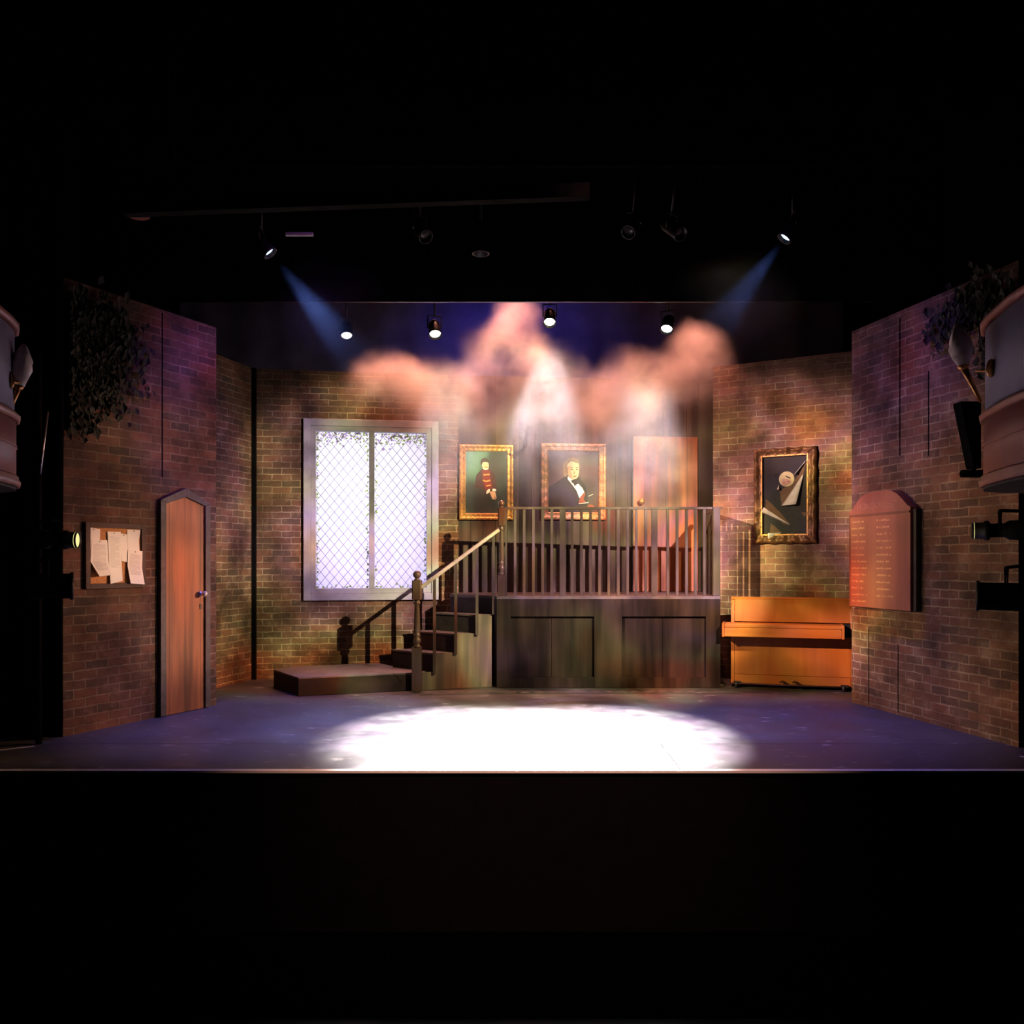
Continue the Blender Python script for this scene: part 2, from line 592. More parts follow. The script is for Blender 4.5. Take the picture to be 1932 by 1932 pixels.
M_giltold = plain('worn_gilt_heading', (.40, .18, .10), .6, vary=.3, scale=50)
M_boxred = plain('box_red_paint', (.36, .12, .10), .45, vary=.12, scale=4)
M_boxrim = plain('box_rim_paint', (.52, .24, .19), .4, vary=.12, scale=6)
M_boxgrey = plain('box_grey_blue_lit', (.30, .30, .44), .6, vary=.15, scale=3)  # blue light on the grey panel is mixed into its colour
M_boxdark = plain('box_underside', (.06, .05, .045), .8)
M_frost = plain('frosted_glass', (.85, .74, .74), .35, vary=.15, scale=30)
M_tape = plain('white_tape', (.6, .6, .62), .7)
M_edge = plain('pale_stage_edge', (.95, .9, .88), .5, vary=.04)
M_pedal = plain('dark_brass_pedal', (.10, .06, .03), .3, .7)
M_red = plain('dull_red_disc', (.30, .09, .05), .7)
M_pale = plain('pale_batten', (.40, .38, .36), .6)


def lens_mat(name, col, strength):
    return plain(name, (.3, .3, .3), .1, vary=.02, emit=(col, strength))


M_lenswhite = lens_mat('lit_white_lens', (1, .97, .95), 25)
M_lensdim = lens_mat('half_lit_lens', (.9, .85, 1), 1.2)
M_lensblue = lens_mat('lit_blue_lens', (.45, .75, 1), 6)
M_lensyel = lens_mat('lit_yellow_lens', (1, .92, .35), .95)
M_lensoff = plain('unlit_lens', (.10, .09, .09), .15)

# ------------------------------------------------------------------ walls (plan positions in metres)


class Wall:
    def __init__(s, p, q):
        s.p = Vector(p)
        d = Vector(q) - s.p
        s.L = d.length
        s.d = d / s.L
        s.n = Vector((-s.d.y, s.d.x))       # away from the stage
        s.a = math.atan2(s.d.y, s.d.x)

    def hit(s, u, v, off=0.0):
        """where the sight line through picture point (u, v) meets the wall face: distance along it, height"""
        k, m = (u - 966.0) / F, -(v - HOR) / F
        p = s.p - s.n * off
        Y = (p.x * s.n.x + p.y * s.n.y) / (k * s.n.x + s.n.y)
        return (Vector((k * Y, Y)) - p).dot(s.d), EYE + m * Y

    def at(s, t, z=0.0, off=0.0):
        q = s.p + s.d * t - s.n * off
        return (q.x, q.y, z)

    def empty(s, name, t, z=0.0, off=0.0):
        return empty(name, s.at(t, z, off), s.a)


LW = Wall((-3.69, 6.97), (-2.96, 8.49))
LN = Wall((-3.50, 9.05), (-3.14, 10.33))
BK = Wall((-3.14, 10.33), (-.676, 10.70))
PW = Wall((-.676, 10.70), (2.62, 11.0))
RB = Wall((2.48, 10.46), (3.95, 9.62))
RW = Wall((3.466, 8.65), (3.93, 6.58))
HT = 3.78


def wall_mesh(W, name, mat, h=HT, holes=(), th=.07, parent=None):
    mb = MB()
    xs = sorted({0, W.L, *[x for hl in holes for x in hl[:2]]})
    zs = sorted({0, h, *[z for hl in holes for z in hl[2:]]})
    for x0, x1 in zip(xs, xs[1:]):
        for z0, z1 in zip(zs, zs[1:]):
            cx, cz = (x0 + x1) / 2, (z0 + z1) / 2
            if any(a < cx < b and c < cz < d for a, b, c, d in holes):
                continue
            mb.box(x0, x1, 0, th, z0, z1)
    bmesh.ops.remove_doubles(mb.bm, verts=mb.bm.verts, dist=1e-5)
    o = mb.build(name, mat)
    o.location = (W.p.x, W.p.y, 0)
    o.rotation_euler = (0, 0, W.a)
    return structure(o)


# window opening, from its place in the back wall
wx0, wz1 = BK.hit(573, 790)
wx1, _ = BK.hit(827, 795)
_, wz0 = BK.hit(573, 1133)
# floor, stage front, house
fl = MB()
fl.box(-4.9, 1.17, 5.87, 6.70, -.06, 0).box(1.175, 4.9, 5.87, 6.70, -.06, 0).box(-4.9, 4.9, 6.706, 13.2, -.06, 0)
structure(fl.build('floor', M_floor))
structure(MB().box(-4.9, 4.9, 5.9, 13.2, -.2, -.062).build('floor_base', M_void))
structure(MB().box(-4.9, 4.9, 5.815, 5.869, -.008, .008).build('trim_1', M_edge))
structure(MB().box(-4.9, 4.9, 5.83, 5.895, -1.1, -.0085).build('wall_front', M_void))
structure(MB().box(-6, 6, -3, 5.86, -1.2, -1.1).build('floor_auditorium', plain('house_floor_darkened', (.0006, .0006, .0006), 1.0, vary=.1, spec=0)))  # floor colour blackened so the back lamps' spill stays unseen
structure(MB().box(-6, 6, -3, 13.5, 6.6, 6.7).build('ceiling', M_void))
structure(MB().box(-6, 6, 13.2, 13.3, -.2, 6.6).build('wall_rear', M_void))
structure(MB().box(-5.3, -5.2, -3, 13.3, -1.2, 6.6).build('wall_house_left', M_void))
structure(MB().box(5.2, 5.3, -3, 13.3, -1.2, 6.6).build('wall_house_right', M_void))
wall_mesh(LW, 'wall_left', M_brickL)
wall_mesh(LN, 'wall_left_return', M_brickB)
wall_mesh(BK, 'wall_back', M_brickB, HT, [(wx0 + .05, wx1 - .05, wz0 + .05, wz1 - .05)])
wall_mesh(PW, 'wall_back_boarded', M_panelwall)
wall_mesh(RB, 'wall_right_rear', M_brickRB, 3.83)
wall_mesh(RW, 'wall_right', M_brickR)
# black strip standing in for the dark gap between return and back wall
structure(MB().box(-3.165, -3.11, 10.27, 10.325, 0, HT).build('trim_2', M_void))
# board seams of the scenic flats on the side walls
sm = MB()
for W, u, v0, v1 in ((LW, 306, 590, 900), (RW, 1698, 600, 860), (RW, 1752, 700, 860)):
    t, za = W.hit(u, v1)
    _, zb = W.hit(u, v0)
    p, q = W.at(t - .006, za, .004), W.at(t + .006, zb, 0)
    M = Matrix.Translation((W.p.x, W.p.y, 0)) @ Matrix.Rotation(W.a, 4, 'Z')
    sm.box(t - .006, t + .006, -.003, 0, za, min(zb, HT), M)
structure(sm.build('trim_3', M_void))
# hatch let into the right wall
h0, hz1 = RW.hit(1639, 1188)
h1, hz0 = RW.hit(1695, 1252)
hm = MB()
for x0, x1, z0, z1 in ((h0, h0 + .008, hz0 - .55, hz1), (h1 - .008, h1, hz0 - .55, hz1 - .1)):
    hm.box(x0, x1, -.003, 0, max(z0, .02), z1)
ho = hm.build('trim_4', M_void)
ho.location = (RW.p.x, RW.p.y, 0)
ho.rotation_euler = (0, 0, RW.a)
structure(ho)


def drape(name, pts, z0, z1, mat, label, amp=.05, n=60, wave=9, th=.004):
    """hanging cloth along a plan line with soft folds"""
    a, b = Vector(pts[0]), Vector(pts[1])
    d = (b - a)
    nn = Vector((-d.y, d.x)).normalized()
    rows = []
    for j in range(7):
        t = j / 6
        row = []
        for i in range(n + 1):
            s = i / n
            w = amp * (.5 + .5 * (1 - t)) * math.sin(s * wave * 2 * PI + .7 * math.sin(s * 17)) + .012 * math.sin(t * 9 + i)
            p = a + d * s + nn * w
            row.append((p.x, p.y, z0 + (z1 - z0) * t))
        rows.append(row)
    o = MB().grid(rows).build(name, mat, smooth=True, solid=th)
    return tag(o, label, 'curtain')


drape('stage_curtain', ((-4.85, 6.78), (-3.66, 6.93)), .01, 6.5, M_cloth, 'black curtain hanging at the outer end of the brick wall with the arched door', .03, 60, 5)
drape('stage_curtain', ((3.95, 6.6), (4.85, 6.42)), .01, 6.5, M_cloth, 'black curtain hanging at the outer end of the brick wall with the honours board', .03, 60, 5)
structure(drape('backdrop', ((-4.85, 12.3), (4.85, 12.3)), .0, 6.5, M_blue, 'navy backdrop cloth behind the set', .03, 140, 16))
bd = drape('border_drape', ((-4.8, 9.45), (4.8, 9.45)), 4.33, 6.6, M_cloth, 'long black border cloth across the stage above the smoke', .012, 120, 18)
MB().tube([(-4.8, 9.45, 4.33), (4.8, 9.45, 4.33)], .011, 8).build('hem_pipe', M_steel, bd)
drape('border_drape', ((-4.8, 6.75), (4.8, 6.75)), 4.95, 6.6, M_cloth, 'black border cloth at the very top of the stage opening', .012, 120, 18)

# ------------------------------------------------------------------ pointed left door
dx0, _ = LW.hit(297, 1100)
dx1, _ = LW.hit(391, 1100)
ax, az = LW.hit(343, 921)
_, sl = LW.hit(293, 945)
_, sr = LW.hit(391, 948)
sz = (sl + sr) / 2
d1 = LW.empty('door_1', (dx0 + dx1) / 2)
structure(d1, 'narrow orange plank door with a pointed top and dark surround', 'door')
hw = (dx1 - dx0) / 2
fw = .065
pk = az
inner = [(-hw + fw, .005), (hw - fw, .005), (hw - fw, sz - .03), (0, pk - .085), (-hw + fw, sz - .03)]
outer = [(-hw, .005), (hw, .005), (hw, sz), (0, pk), (-hw, sz)]
fm = MB()
fm.prism([outer[0], (inner[0][0], .005), inner[4], outer[4]], -.045, 0, 'y')
fm.prism([(inner[1][0], .005), outer[1], outer[2], inner[2]], -.045, 0, 'y')
fm.prism([outer[4], inner[4], inner[3], outer[3]], -.045, 0, 'y')
fm.prism([inner[3], inner[2], outer[2], outer[3]], -.045, 0, 'y')
fm.build('door_frame', M_stone, d1, bevel=.004)
dl = MB().prism(inner, -.024, 0, 'y').build('door_panel', M_door, d1)
hx, hz = LW.hit(383, 1120)
hx -= (dx0 + dx1) / 2
hx = hw - fw - .045
kb = MB()
kb.lathe([(.006, 0), (.026, .003), (.026, .006), (.01, .012), (.009, .035), (.02, .042), (.029, .055), (.028, .068), (.015, .078), (.001, .08)], Matrix.Translation((hx, -.024, hz)) @ Matrix.Rotation(PI / 2, 4, 'X'))
kb.build('door_knob', M_chrome, dl, True)
MB().box(hx - .012, hx + .012, -.028, -.024, hz - .15, hz - .10).build('keyhole_plate', M_black, dl)

# ------------------------------------------------------------------ back plank door on the balcony
bx0, bz1 = PW.hit(1194, 824)
bx1, _ = PW.hit(1315, 824)
d2 = PW.empty('door_2', (bx0 + bx1) / 2, 1.042)
structure(d2, 'orange brown plank door at the back of the balcony', 'door')
hw2 = (bx1 - bx0) / 2
d2p = MB().box(-hw2, hw2, -.03, 0, .004, bz1 - 1.042).build('door_panel', M_door2, d2, bevel=.003)
jx = PW.hit(1343, 900)[0] - (bx0 + bx1) / 2
MB().box(hw2 + .008, jx, -.06, 0, .004, 2.68).build('door_jamb', M_jamb, d2)
MB().box(-hw2 - .012, -hw2 - .002, -.034, 0, .004, bz1 - 1.042).build('door_edge', M_black, d2)
kx, kz = PW.hit(1208, 947)
kx -= (bx0 + bx1) / 2
kz -= 1.042
MB().lathe([(.03, 0), (.03, .006), (.012, .014), (.012, .04), (.035, .05), (.04, .065), (.03, .08), (.001, .085)], Matrix.Translation((kx, -.03, kz)) @ Matrix.Rotation(PI / 2, 4, 'X')).build('door_knob', M_brass, d2p, True)

# ------------------------------------------------------------------ lattice window
wcx = (wx0 + wx1) / 2
wn = BK.empty('window_1', wcx, wz0)
structure(wn, 'tall pale framed window with two glowing diamond lattice panes', 'window')
W2, WH = (wx1 - wx0) / 2, wz1 - wz0


def ring(mb, x0, x1, z0, z1, w, y0, y1):
    mb.box(x0, x0 + w, y0, y1, z0, z1)
    mb.box(x1 - w, x1, y0, y1, z0, z1)
    mb.box(x0 + w, x1 - w, y0, y1, z0, z0 + w)
    mb.box(x0 + w, x1 - w, y0, y1, z1 - w, z1)


f1 = MB()
ring(f1, -W2, W2, 0, WH, .085, -.045, .03)
f1.build('outer_frame', M_winframe, wn, bevel=.004)
f2 = MB()
ring(f2, -W2 + .087, W2 - .087, .087, WH - .087, .06, -.028, .04)
f2.build('inner_frame', M_winframe, wn, bevel=.003)
MB().box(-.034, .034, -.03, .04, .147, WH - .147).build('mullion', M_winframe, wn, bevel=.003)
mp_, nt_, b_ = new_mat('lit_window_sheet')
tr = nt_.nodes.new('ShaderNodeBsdfTranslucent')
tr.inputs[0].default_value = (.92, .9, .95, 1)
nt_.links.new(tr.outputs[0], nt_.nodes['Material Output'].inputs['Surface'])
M_sheet = mp_
ix, iz0, iz1 = W2 - .147, .147, WH - .147
for sx in (-1, 1):
    x0, x1 = (-ix, -.034) if sx < 0 else (.034, ix)
    pane = MB().box(x0, x1, .05, .053, iz0, iz1).build('window_pane', M_sheet, wn)
    lt = MB()
    wd_, ht_ = .11, .135
    nx = int((x1 - x0) / wd_) + 2
    for sgn in (1, -1):
        for i in range(-20, 40):
            # line x = xa + t*wd, z = iz0 + t*ht*sgn
            pts = []
            c = x0 + i * wd_
            za, zb = iz0, iz1
            xa = c
            xb = c + sgn * (zb - za) / ht_ * wd_
            if sgn < 0:
                pass
            # clip to pane
            def z_at(x):
                return za + (x - xa) / (xb - xa) * (zb - za)
            lo, hi = (xa, xb) if xa < xb else (xb, xa)
            lo, hi = max(lo, x0), min(hi, x1)
            if hi - lo < .01:
                continue
            lt.tube([(lo, .035, z_at(lo)), (hi, .035, z_at(hi))], .0027, 4)
    lt.build('lattice', M_lead, pane)


def leaf(mb, c, size, nrm, up):
    nrm = Vector(nrm).normalized()
    up = Vector(up).normalized()
    side = nrm.cross(up).normalized()
    c = Vector(c)
    a = c - up * size * .5
    t = c + up * size * .55
    l = c + side * size * .36 + nrm * size * .12
    r = c - side * size * .36 + nrm * size * .12
    m = c - nrm * size * .02
    mb._faces([a, l, t, r, m], [(0, 4, 1), (1, 4, 2), (2, 4, 3), (3, 4, 0)])


iv = MB()
for sx in (-1, 1):
    x0, x1 = (-ix, -.034) if sx < 0 else (.034, ix)
    for _ in range(250):
        e = random.random()
        if e < .55:
            x = random.uniform(x0, x1)
            z = iz1 - abs(random.gauss(0, .075)) * (1.5 if abs(x - x0) < .2 else 1) - .01
            pur = random.random() < .5
        elif e < .94:
            left = random.random() < .5
            d = abs(random.gauss(0, .015)) + .004
            x = x0 + d if left else x1 - d
            z = random.uniform(iz0, iz1)
            pur = random.random() < .25
        else:
            x = random.uniform(x0, x1)
            z = iz0 + abs(random.gauss(0, .03))
            pur = random.random() < .2
        x = min(max(x, x0 + .015), x1 - .015)
        z = min(max(z, iz0 + .015), iz1 - .015)
        iv.m = 1 if pur else 0
        leaf(iv, (x, random.uniform(.02, .044), z), random.uniform(.018, .04), (random.uniform(-.4, .4), -1, random.uniform(-.3, .3)), (random.uniform(-1, 1), 0, random.uniform(-1, .6)))
iv.build('ivy', [M_leafg, M_leafp], wn)

# ------------------------------------------------------------------ ivy on the side walls


def wall_ivy(W, spots, n, label, size=(.05, .1)):
    mb = MB()
    M = Matrix.Translation((W.p.x, W.p.y, 0)) @ Matrix.Rotation(W.a, 4, 'Z')
    for (u, v, ru, rv, wt) in spots:
        cs, cz = W.hit(u, v)
        du = abs(W.hit(u + ru, v)[0] - cs)
        dv = abs(W.hit(u, v + rv)[1] - cz)
        mb.m = 1
        for k in range(5):
            pts = []
            s0 = cs + random.uniform(-du, du) * .6
            for j in range(7):
                pts.append(M @ Vector((min(max(s0 + .04 * math.sin(j * 1.3 + k), .02), W.L - .02), -.02 - .01 * (j % 2), cz + dv * (1 - j / 3))))
            mb.tube(pts, .006, 5)
        mb.m = 0
        for _ in range(int(n * wt)):
            s = min(max(cs + random.gauss(0, .5) * du, .03), W.L - .03)
            z = cz + random.gauss(0, .5) * dv
            c = M @ Vector((s, -random.uniform(.015, .09), z))
            nr = Vector((W.n.x, W.n.y, 0)) * -1 + Vector((random.uniform(-.6, .6), random.uniform(-.6, .6), random.uniform(-.2, .6)))
            leaf(mb, c, random.uniform(*size), nr, (random.uniform(-.6, .6), random.uniform(-.3, .3), -1))
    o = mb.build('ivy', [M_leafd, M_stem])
    return tag(o, label, 'ivy', kind='stuff')


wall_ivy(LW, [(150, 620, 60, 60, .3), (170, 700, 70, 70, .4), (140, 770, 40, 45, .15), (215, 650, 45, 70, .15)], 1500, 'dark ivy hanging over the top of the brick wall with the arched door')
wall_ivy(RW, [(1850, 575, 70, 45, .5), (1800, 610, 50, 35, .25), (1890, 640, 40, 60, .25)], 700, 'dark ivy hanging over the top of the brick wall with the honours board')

# ------------------------------------------------------------------ balcony platform
BX, BY = -.174, 9.60
bal = empty('balcony_platform', (BX, BY, 0))
tag(bal, 'dark brown raised balcony with two recessed front panels', 'platform')
BWD, BH = 2.534, 1.04
p1 = (.162, 1.104)
p2 = (1.42, 2.37)
pz = (.12, .81)
ff = MB()
for x0, x1 in ((0, p1[0]), (p1[1], p2[0]), (p2[1], BWD)):
    ff.box(x0, x1, 0, .05, .003, BH - .03)
for x0, x1 in (p1, p2):
    ff.box(x0, x1, 0, .05, .003, pz[0])
    ff.box(x0, x1, 0, .05, pz[1], BH - .03)
ff.build('front_frame', M_rostrum, bal, bevel=.003)
for x0, x1 in (p1, p2):
    pm = MB()
    xm = (x0 + x1) / 2 - .01
    pm.box(x0, xm - .002, .042, .06, pz[0], pz[1]).box(xm + .002, x1, .042, .06, pz[0], pz[1])
    pm.build('panel', M_rostrum, bal)


def loc(p):
    return (p[0] - BX, p[1] - BY)


def wy(W, x, off=.012):
    """y of the wall's stage face at plan x"""
    t = (x - W.p.x) / W.d.x
    return W.p.y + W.d.y * t - off


deck = [(-.174, 9.6), (2.36, 9.6), (2.40, 10.44), (2.46, 10.50), (2.60, wy(PW, 2.6)), (-.60, wy(PW, -.6)), (-.70, wy(BK, -.7)), (-.75, 10.17), (-.20, 9.76)]
MB().prism([loc(p) for p in deck], BH - .03, BH, 'z').build('deck', M_tread, bal)
sd = MB()
sd.prism([loc(p) for p in ((2.33, 9.651), (2.36, 9.651), (2.40, 10.42), (2.37, 10.42))], .003, BH - .03)
sd.build('side_board', M_step, bal)
sd = MB()
sd.prism([loc(p) for p in ((-.174, 9.651), (-.15, 9.651), (-.17, 9.78), (-.72, 10.18), (-.74, 10.16), (-.20, 9.76))], .003, BH - .03)
sd.build('side_board', M_step, bal)

# ------------------------------------------------------------------ stairs
S0 = Vector((-1.05, 9.44))
SD = Vector((.86, .28))
R = Vector((-.50, .40))


def st(u):
    k = (u - 966) / F
    t = (9.44 * k + 1.05) / (.86 - .28 * k)
    return S0 + SD * t


cor = [st(u) for u in (816, 856, 896, 925.5)]
lev = [.2, .41, .62, .83, 1.04]
stairs = empty('staircase', (cor[0].x, cor[0].y, 0))
tag(stairs, 'short dark brown staircase climbing to the balcony', 'staircase')
sl_ = lambda p: (p.x - cor[0].x, p.y - cor[0].y)
for i in range(3):
    a, b = cor[i], cor[i + 1]
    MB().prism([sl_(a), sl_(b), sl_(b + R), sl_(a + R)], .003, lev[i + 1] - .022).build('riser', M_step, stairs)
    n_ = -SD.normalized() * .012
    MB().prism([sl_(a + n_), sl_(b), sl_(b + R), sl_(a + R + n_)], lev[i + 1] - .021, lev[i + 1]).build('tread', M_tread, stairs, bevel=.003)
# outer side board, stepped
nrm = Vector((SD.y, -SD.x)).normalized()
sp = MB()
dirs = SD.normalized()
A0 = S0 + dirs * .05
M = Matrix.Translation((A0.x - cor[0].x, A0.y - cor[0].y, 0)) @ Matrix.Rotation(math.atan2(SD.y, SD.x), 4, 'Z')
ts = [(c - A0).dot(dirs) for c in cor]
prof = [(0, .003), (ts[3] + .01, .003), (ts[3] + .01, lev[3])]
prof += [(ts[2], lev[3]), (ts[2], lev[2]), (ts[1], lev[2]), (ts[1], lev[1]), (ts[0], lev[1]), (ts[0], lev[0]), (0, lev[0])]
for a, b, h in ((0, ts[0], lev[0]), (ts[0], ts[1], lev[1]), (ts[1], ts[2], lev[2]), (ts[2], ts[3] + .01, lev[3])):
    sp.box(a, b, -.02, -.002, .003, h, M)
bmesh.ops.remove_doubles(sp.bm, verts=sp.bm.verts, dist=1e-4)
sp.build('side_board', M_side, stairs)

# low platform at the foot of the stairs
lp = empty('low_platform', (-2.27, 9.02, 0))
tag(lp, 'low dark platform on the floor under the lattice window', 'platform')
LPP = [(-2.27, 9.02), (-1.12, 9.425), (-1.0, 9.475), (-.93, 9.62), (-1.42, 10.02), (-1.62, 10.3), (-2.60, 9.95), (-2.72, 9.68)]
lq = [(x + 2.27, y - 9.02) for x, y in LPP]
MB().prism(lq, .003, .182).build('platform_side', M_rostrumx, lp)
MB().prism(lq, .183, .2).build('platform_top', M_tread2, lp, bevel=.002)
sj = MB()
sj.box(0, .62, 0, .006, .2005, .2012, Matrix.Translation((.62, .50, 0)) @ Matrix.Rotation(math.radians(-26), 4, 'Z'))
sj.build('top_seam', M_black, lp)


# ------------------------------------------------------------------ newels, banisters


def newel(parent, x, y, z0, zb, zt, ztop, zball, w=.1):
    """square base to zb, turned shaft to zt, square block to ztop, ball finial"""
    mb = MB()
    h = w / 2
    mb.box(x - h, x + h, y - h, y + h, z0, zb)
    L = zt - zb
    r = h * .9
    pr = [(r * .9, 0), (r, .012), (r * .7, .03), (r * .62, .04), (r * .95, .055), (r * 1.0, .075), (r * .9, .10), (r * .6, .115), (r * .85, .13), (r * .85, .145), (r * .62, .155),
          (r * .72, .17), (r * .78, L * .35), (r * .66, L * .7), (r * .56, L - .07), (r * .55, L - .055), (r * .85, L - .045), (r * .85, L - .03), (r * .6, L - .02), (r * .9, L)]
    mb.lathe(pr, Matrix.Translation((x, y, zb)))
    c = .014
    mb.prism([(x - h + c, y - h), (x + h - c, y - h), (x + h, y - h + c), (x + h, y + h - c), (x + h - c, y + h), (x - h + c, y + h), (x - h, y + h - c), (x - h, y - h + c)], zt, ztop)
    mb.lathe([(r * .9, 0), (r * .5, .02), (r * .42, .035), (r * .6, .04)], Matrix.Translation((x, y, ztop)))
    o = mb.build('newel_post', M_newel, parent)
    MB().sphere((x, y, zball), w * .43, 18, 12).build('ball_finial', M_newel, o, True)
    return o


sb_ = empty('stair_banister', (-1.05, 9.375, 0))
tag(sb_, 'sloping stair banister with a ball topped newel post at the bottom', 'banister')
newel(sb_, 0, 0, .003, .485, 1.015, 1.225, 1.29, .105)
# handrail from the lower newel up to the balcony newel
pa = Vector((.04, .0, 1.145))
pb = Vector((.90, .265, 1.795))
dd = (pb - pa)
q = dd.to_track_quat('X', 'Z').to_matrix().to_4x4()
MB().box(0, dd.length, -.022, .022, -.019, .019, Matrix.Translation(pa) @ q).build('handrail', M_rail, sb_, bevel=.005)
off = nrm * .045
for i, c in enumerate(cor):
    p = c + off + SD.normalized() * (.012 if i < 3 else .02)
    x, y = p.x + 1.05, p.y - 9.375
    t = (x - pa.x) / dd.x
    zt = pa.z + dd.z * t - .015
    z0 = lev[i] - .02 if i < 3 else .83
    MB().box(x - .016, x + .016, y - .016, y + .016, z0, zt).build('baluster', M_bal, sb_, bevel=.002)

bb = empty('balcony_balustrade', (-.12, 9.66, BH))
tag(bb, 'long straight balustrade along the front and side of the balcony', 'balustrade')
newel(bb, 0, 0, .002, .24, .80, 1.0, 1.055, .085)
RZ = 1.0
hr = MB().box(.045, 2.40, -.02, .02, RZ - .014, RZ + .016).build('handrail', M_bal, bb, bevel=.004)
MB().box(2.40, 2.52, 0, .01, RZ - .014, RZ + .016, Matrix()).build('handrail', M_bal, bb)


def bu(u, Y=9.66):
    return (u - 966) / F * Y + .12


for u in (955,):
    x = bu(u)
    MB().box(x - .011, x + .011, -.016, .016, .002, RZ - .015).build('baluster', M_bal, bb)
bal_u = [972, 989, 1006.5, 1024, 1041, 1079.5, 1097, 1114, 1131, 1148.5, 1166.5, 1184, 1200.5, 1218.5, 1260, 1277.5, 1295, 1312, 1328.5]
for u in bal_u:
    x = bu(u)
    MB().box(x - .0145, x + .0145, -.0145, .0145, .002, RZ - .015).build('baluster', M_bal, bb)
for u in (1061.5, 1234.5):
    x = bu(u)
    MB().box(x - .034, x + .034, -.017, .017, .002, RZ - .015).build('joint_post', M_bal, bb)
cx_ = bu(1351)
MB().box(cx_ - .04, cx_ + .04, -.035, .035, .002, RZ + .016).build('corner_post', M_bal, bb, bevel=.004)
# side run back to the brick wall
qa, qb = Vector((cx_, .04)), Vector((2.40 + .12, .80))
dv_ = qb - qa
Ms = Matrix.Translation((qa.x, qa.y, 0)) @ Matrix.Rotation(math.atan2(dv_.y, dv_.x), 4, 'Z')
MB().box(0, dv_.length, -.02, .02, RZ - .03, RZ + .015, Ms).build('side_handrail', M_bal, bb)
for k in range(1, 8):
    t = k / 8 * dv_.length
    MB().box(t - .0165, t + .0165, -.0165, .0165, .002, RZ - .03, Ms).build('baluster', M_bal, bb)

# ------------------------------------------------------------------ piano
pn = empty('upright_piano', (2.53, 9.68, 0), math.radians(-16))
tag(pn, 'closed orange brown upright piano beside the balcony', 'piano')
PWD = 1.26
PD = .27
MB().box(.01, PWD - .015, .105, PD, .06, 1.0).box(.01, PWD - .015, .03, .104, .06, .74).build('case', M_black, pn)
for x0 in (-.03, PWD - .012):
    MB().prism([(-.01, .05), (PD, .05), (PD, 1.0), (.085, 1.0), (.01, .75), (-.01, .60)], x0, x0 + .038, 'x').build('side_panel', M_piano, pn, bevel=.003)
MB().box(.01, PWD - .014, -.012, .028, .155, .598).build('lower_panel', M_piano, pn, bevel=.002)
MB().box(.01, PWD - .014, -.018, .028, .055, .152).build('base_rail', M_pianox, pn, bevel=.003)
M = Matrix.Translation((0, .012, .752)) @ Matrix.Rotation(math.radians(-14), 4, 'X')
MB().box(.012, PWD - .014, 0, .018, 0, .262, M).build('music_panel', M_piano, pn, bevel=.002)
MB().box(-.032, PWD + .028, .07, PD + .005, 1.003, 1.024).build('top_lid', M_pianox, pn, bevel=.004)
k0, k1 = -.12, 1.16
MB().box(k0 + .028, k1 - .028, -.265, .02, .60, .70).build('key_bed', M_pianox, pn, bevel=.004)
MB().box(k0 + .028, k1 - .004, -.262, .012, .702, .742).build('keyboard_lid', M_pianox, pn, bevel=.008)
for x0 in (k0, k1 - .026):
    MB().box(x0, x0 + .026, -.27, .02, .595, .746).build('key_cheek', M_piano, pn, bevel=.004)
for u in (1477, 1500):
    x = .53 + (0 if u < 1490 else .135)
    pdm = MB()
    pdm.prism([(x - .014, -.017), (x + .014, -.017), (x + .016, -.05), (x + .036, -.11), (x - .036, -.11), (x - .016, -.05)], .085, .10)
    pdm.build('pedal', M_pedal, pn, bevel=.003)
for x in (.03, 1.17):
    cw = MB()
    cw.lathe([(.001, -.014), (.034, -.014), (.036, 0), (.034, .014), (.001, .014)], Matrix.Translation((x, -.03, .038)) @ Matrix.Rotation(PI / 2, 4, 'Y'))
    cw.box(x - .03, x + .05, -.05, .03, .055, .075)
    cw.build('caster', M_black, pn)


# ------------------------------------------------------------------ framed portraits


def frame_ring(mb, w, h, prof, ns=24, wob=0, f=30):
    """sweep a moulding (inset, projection) round a w x h rectangle centred on the origin, facing -y"""
    rows = []
    cs = []
    for side in range(4):
        for i in range(ns):
            t = i / ns
            cs.append((side, t))
    for (o, p) in prof:
        row = []
        X, Z = w / 2 - o, h / 2 - o
        cn = [(-X, -Z), (X, -Z), (X, Z), (-X, Z)]
        for side, t in cs:
            a, b = cn[side], cn[(side + 1) % 4]
            x, z = a[0] + (b[0] - a[0]) * t, a[1] + (b[1] - a[1]) * t
            k = 1 + wob * math.sin(t * f) * (1 if p > .01 else 0)
            row.append((x, -p * k, z))
        rows.append(row)
    mb.grid(rows, True)
    return mb


def hang(W, name, u0, u1, v0, v1, off=.012):
    """empty in the middle of a picture hung on wall W; returns it with the width and height"""
    s0, za = W.hit(u0, v0)
    s1, zb = W.hit(u1, v0)
    _, zc = W.hit((u0 + u1) / 2, v1)
    _, zt = W.hit((u0 + u1) / 2, v0)
    e = W.empty(name, (s0 + s1) / 2, (zt + zc) / 2, off)
    return e, s1 - s0, zt - zc


def paint(name, c, rough=.75):
    return plain(name, c, rough, vary=.18, scale=14)


def ell(cx, cz, rx, rz, n=20, rot=0):
    out = []
    for i in range(n):
        a = 2 * PI * i / n
        x, z = rx * math.cos(a), rz * math.sin(a)
        out.append((cx + x * math.cos(rot) - z * math.sin(rot), cz + x * math.sin(rot) + z * math.cos(rot)))
    return out


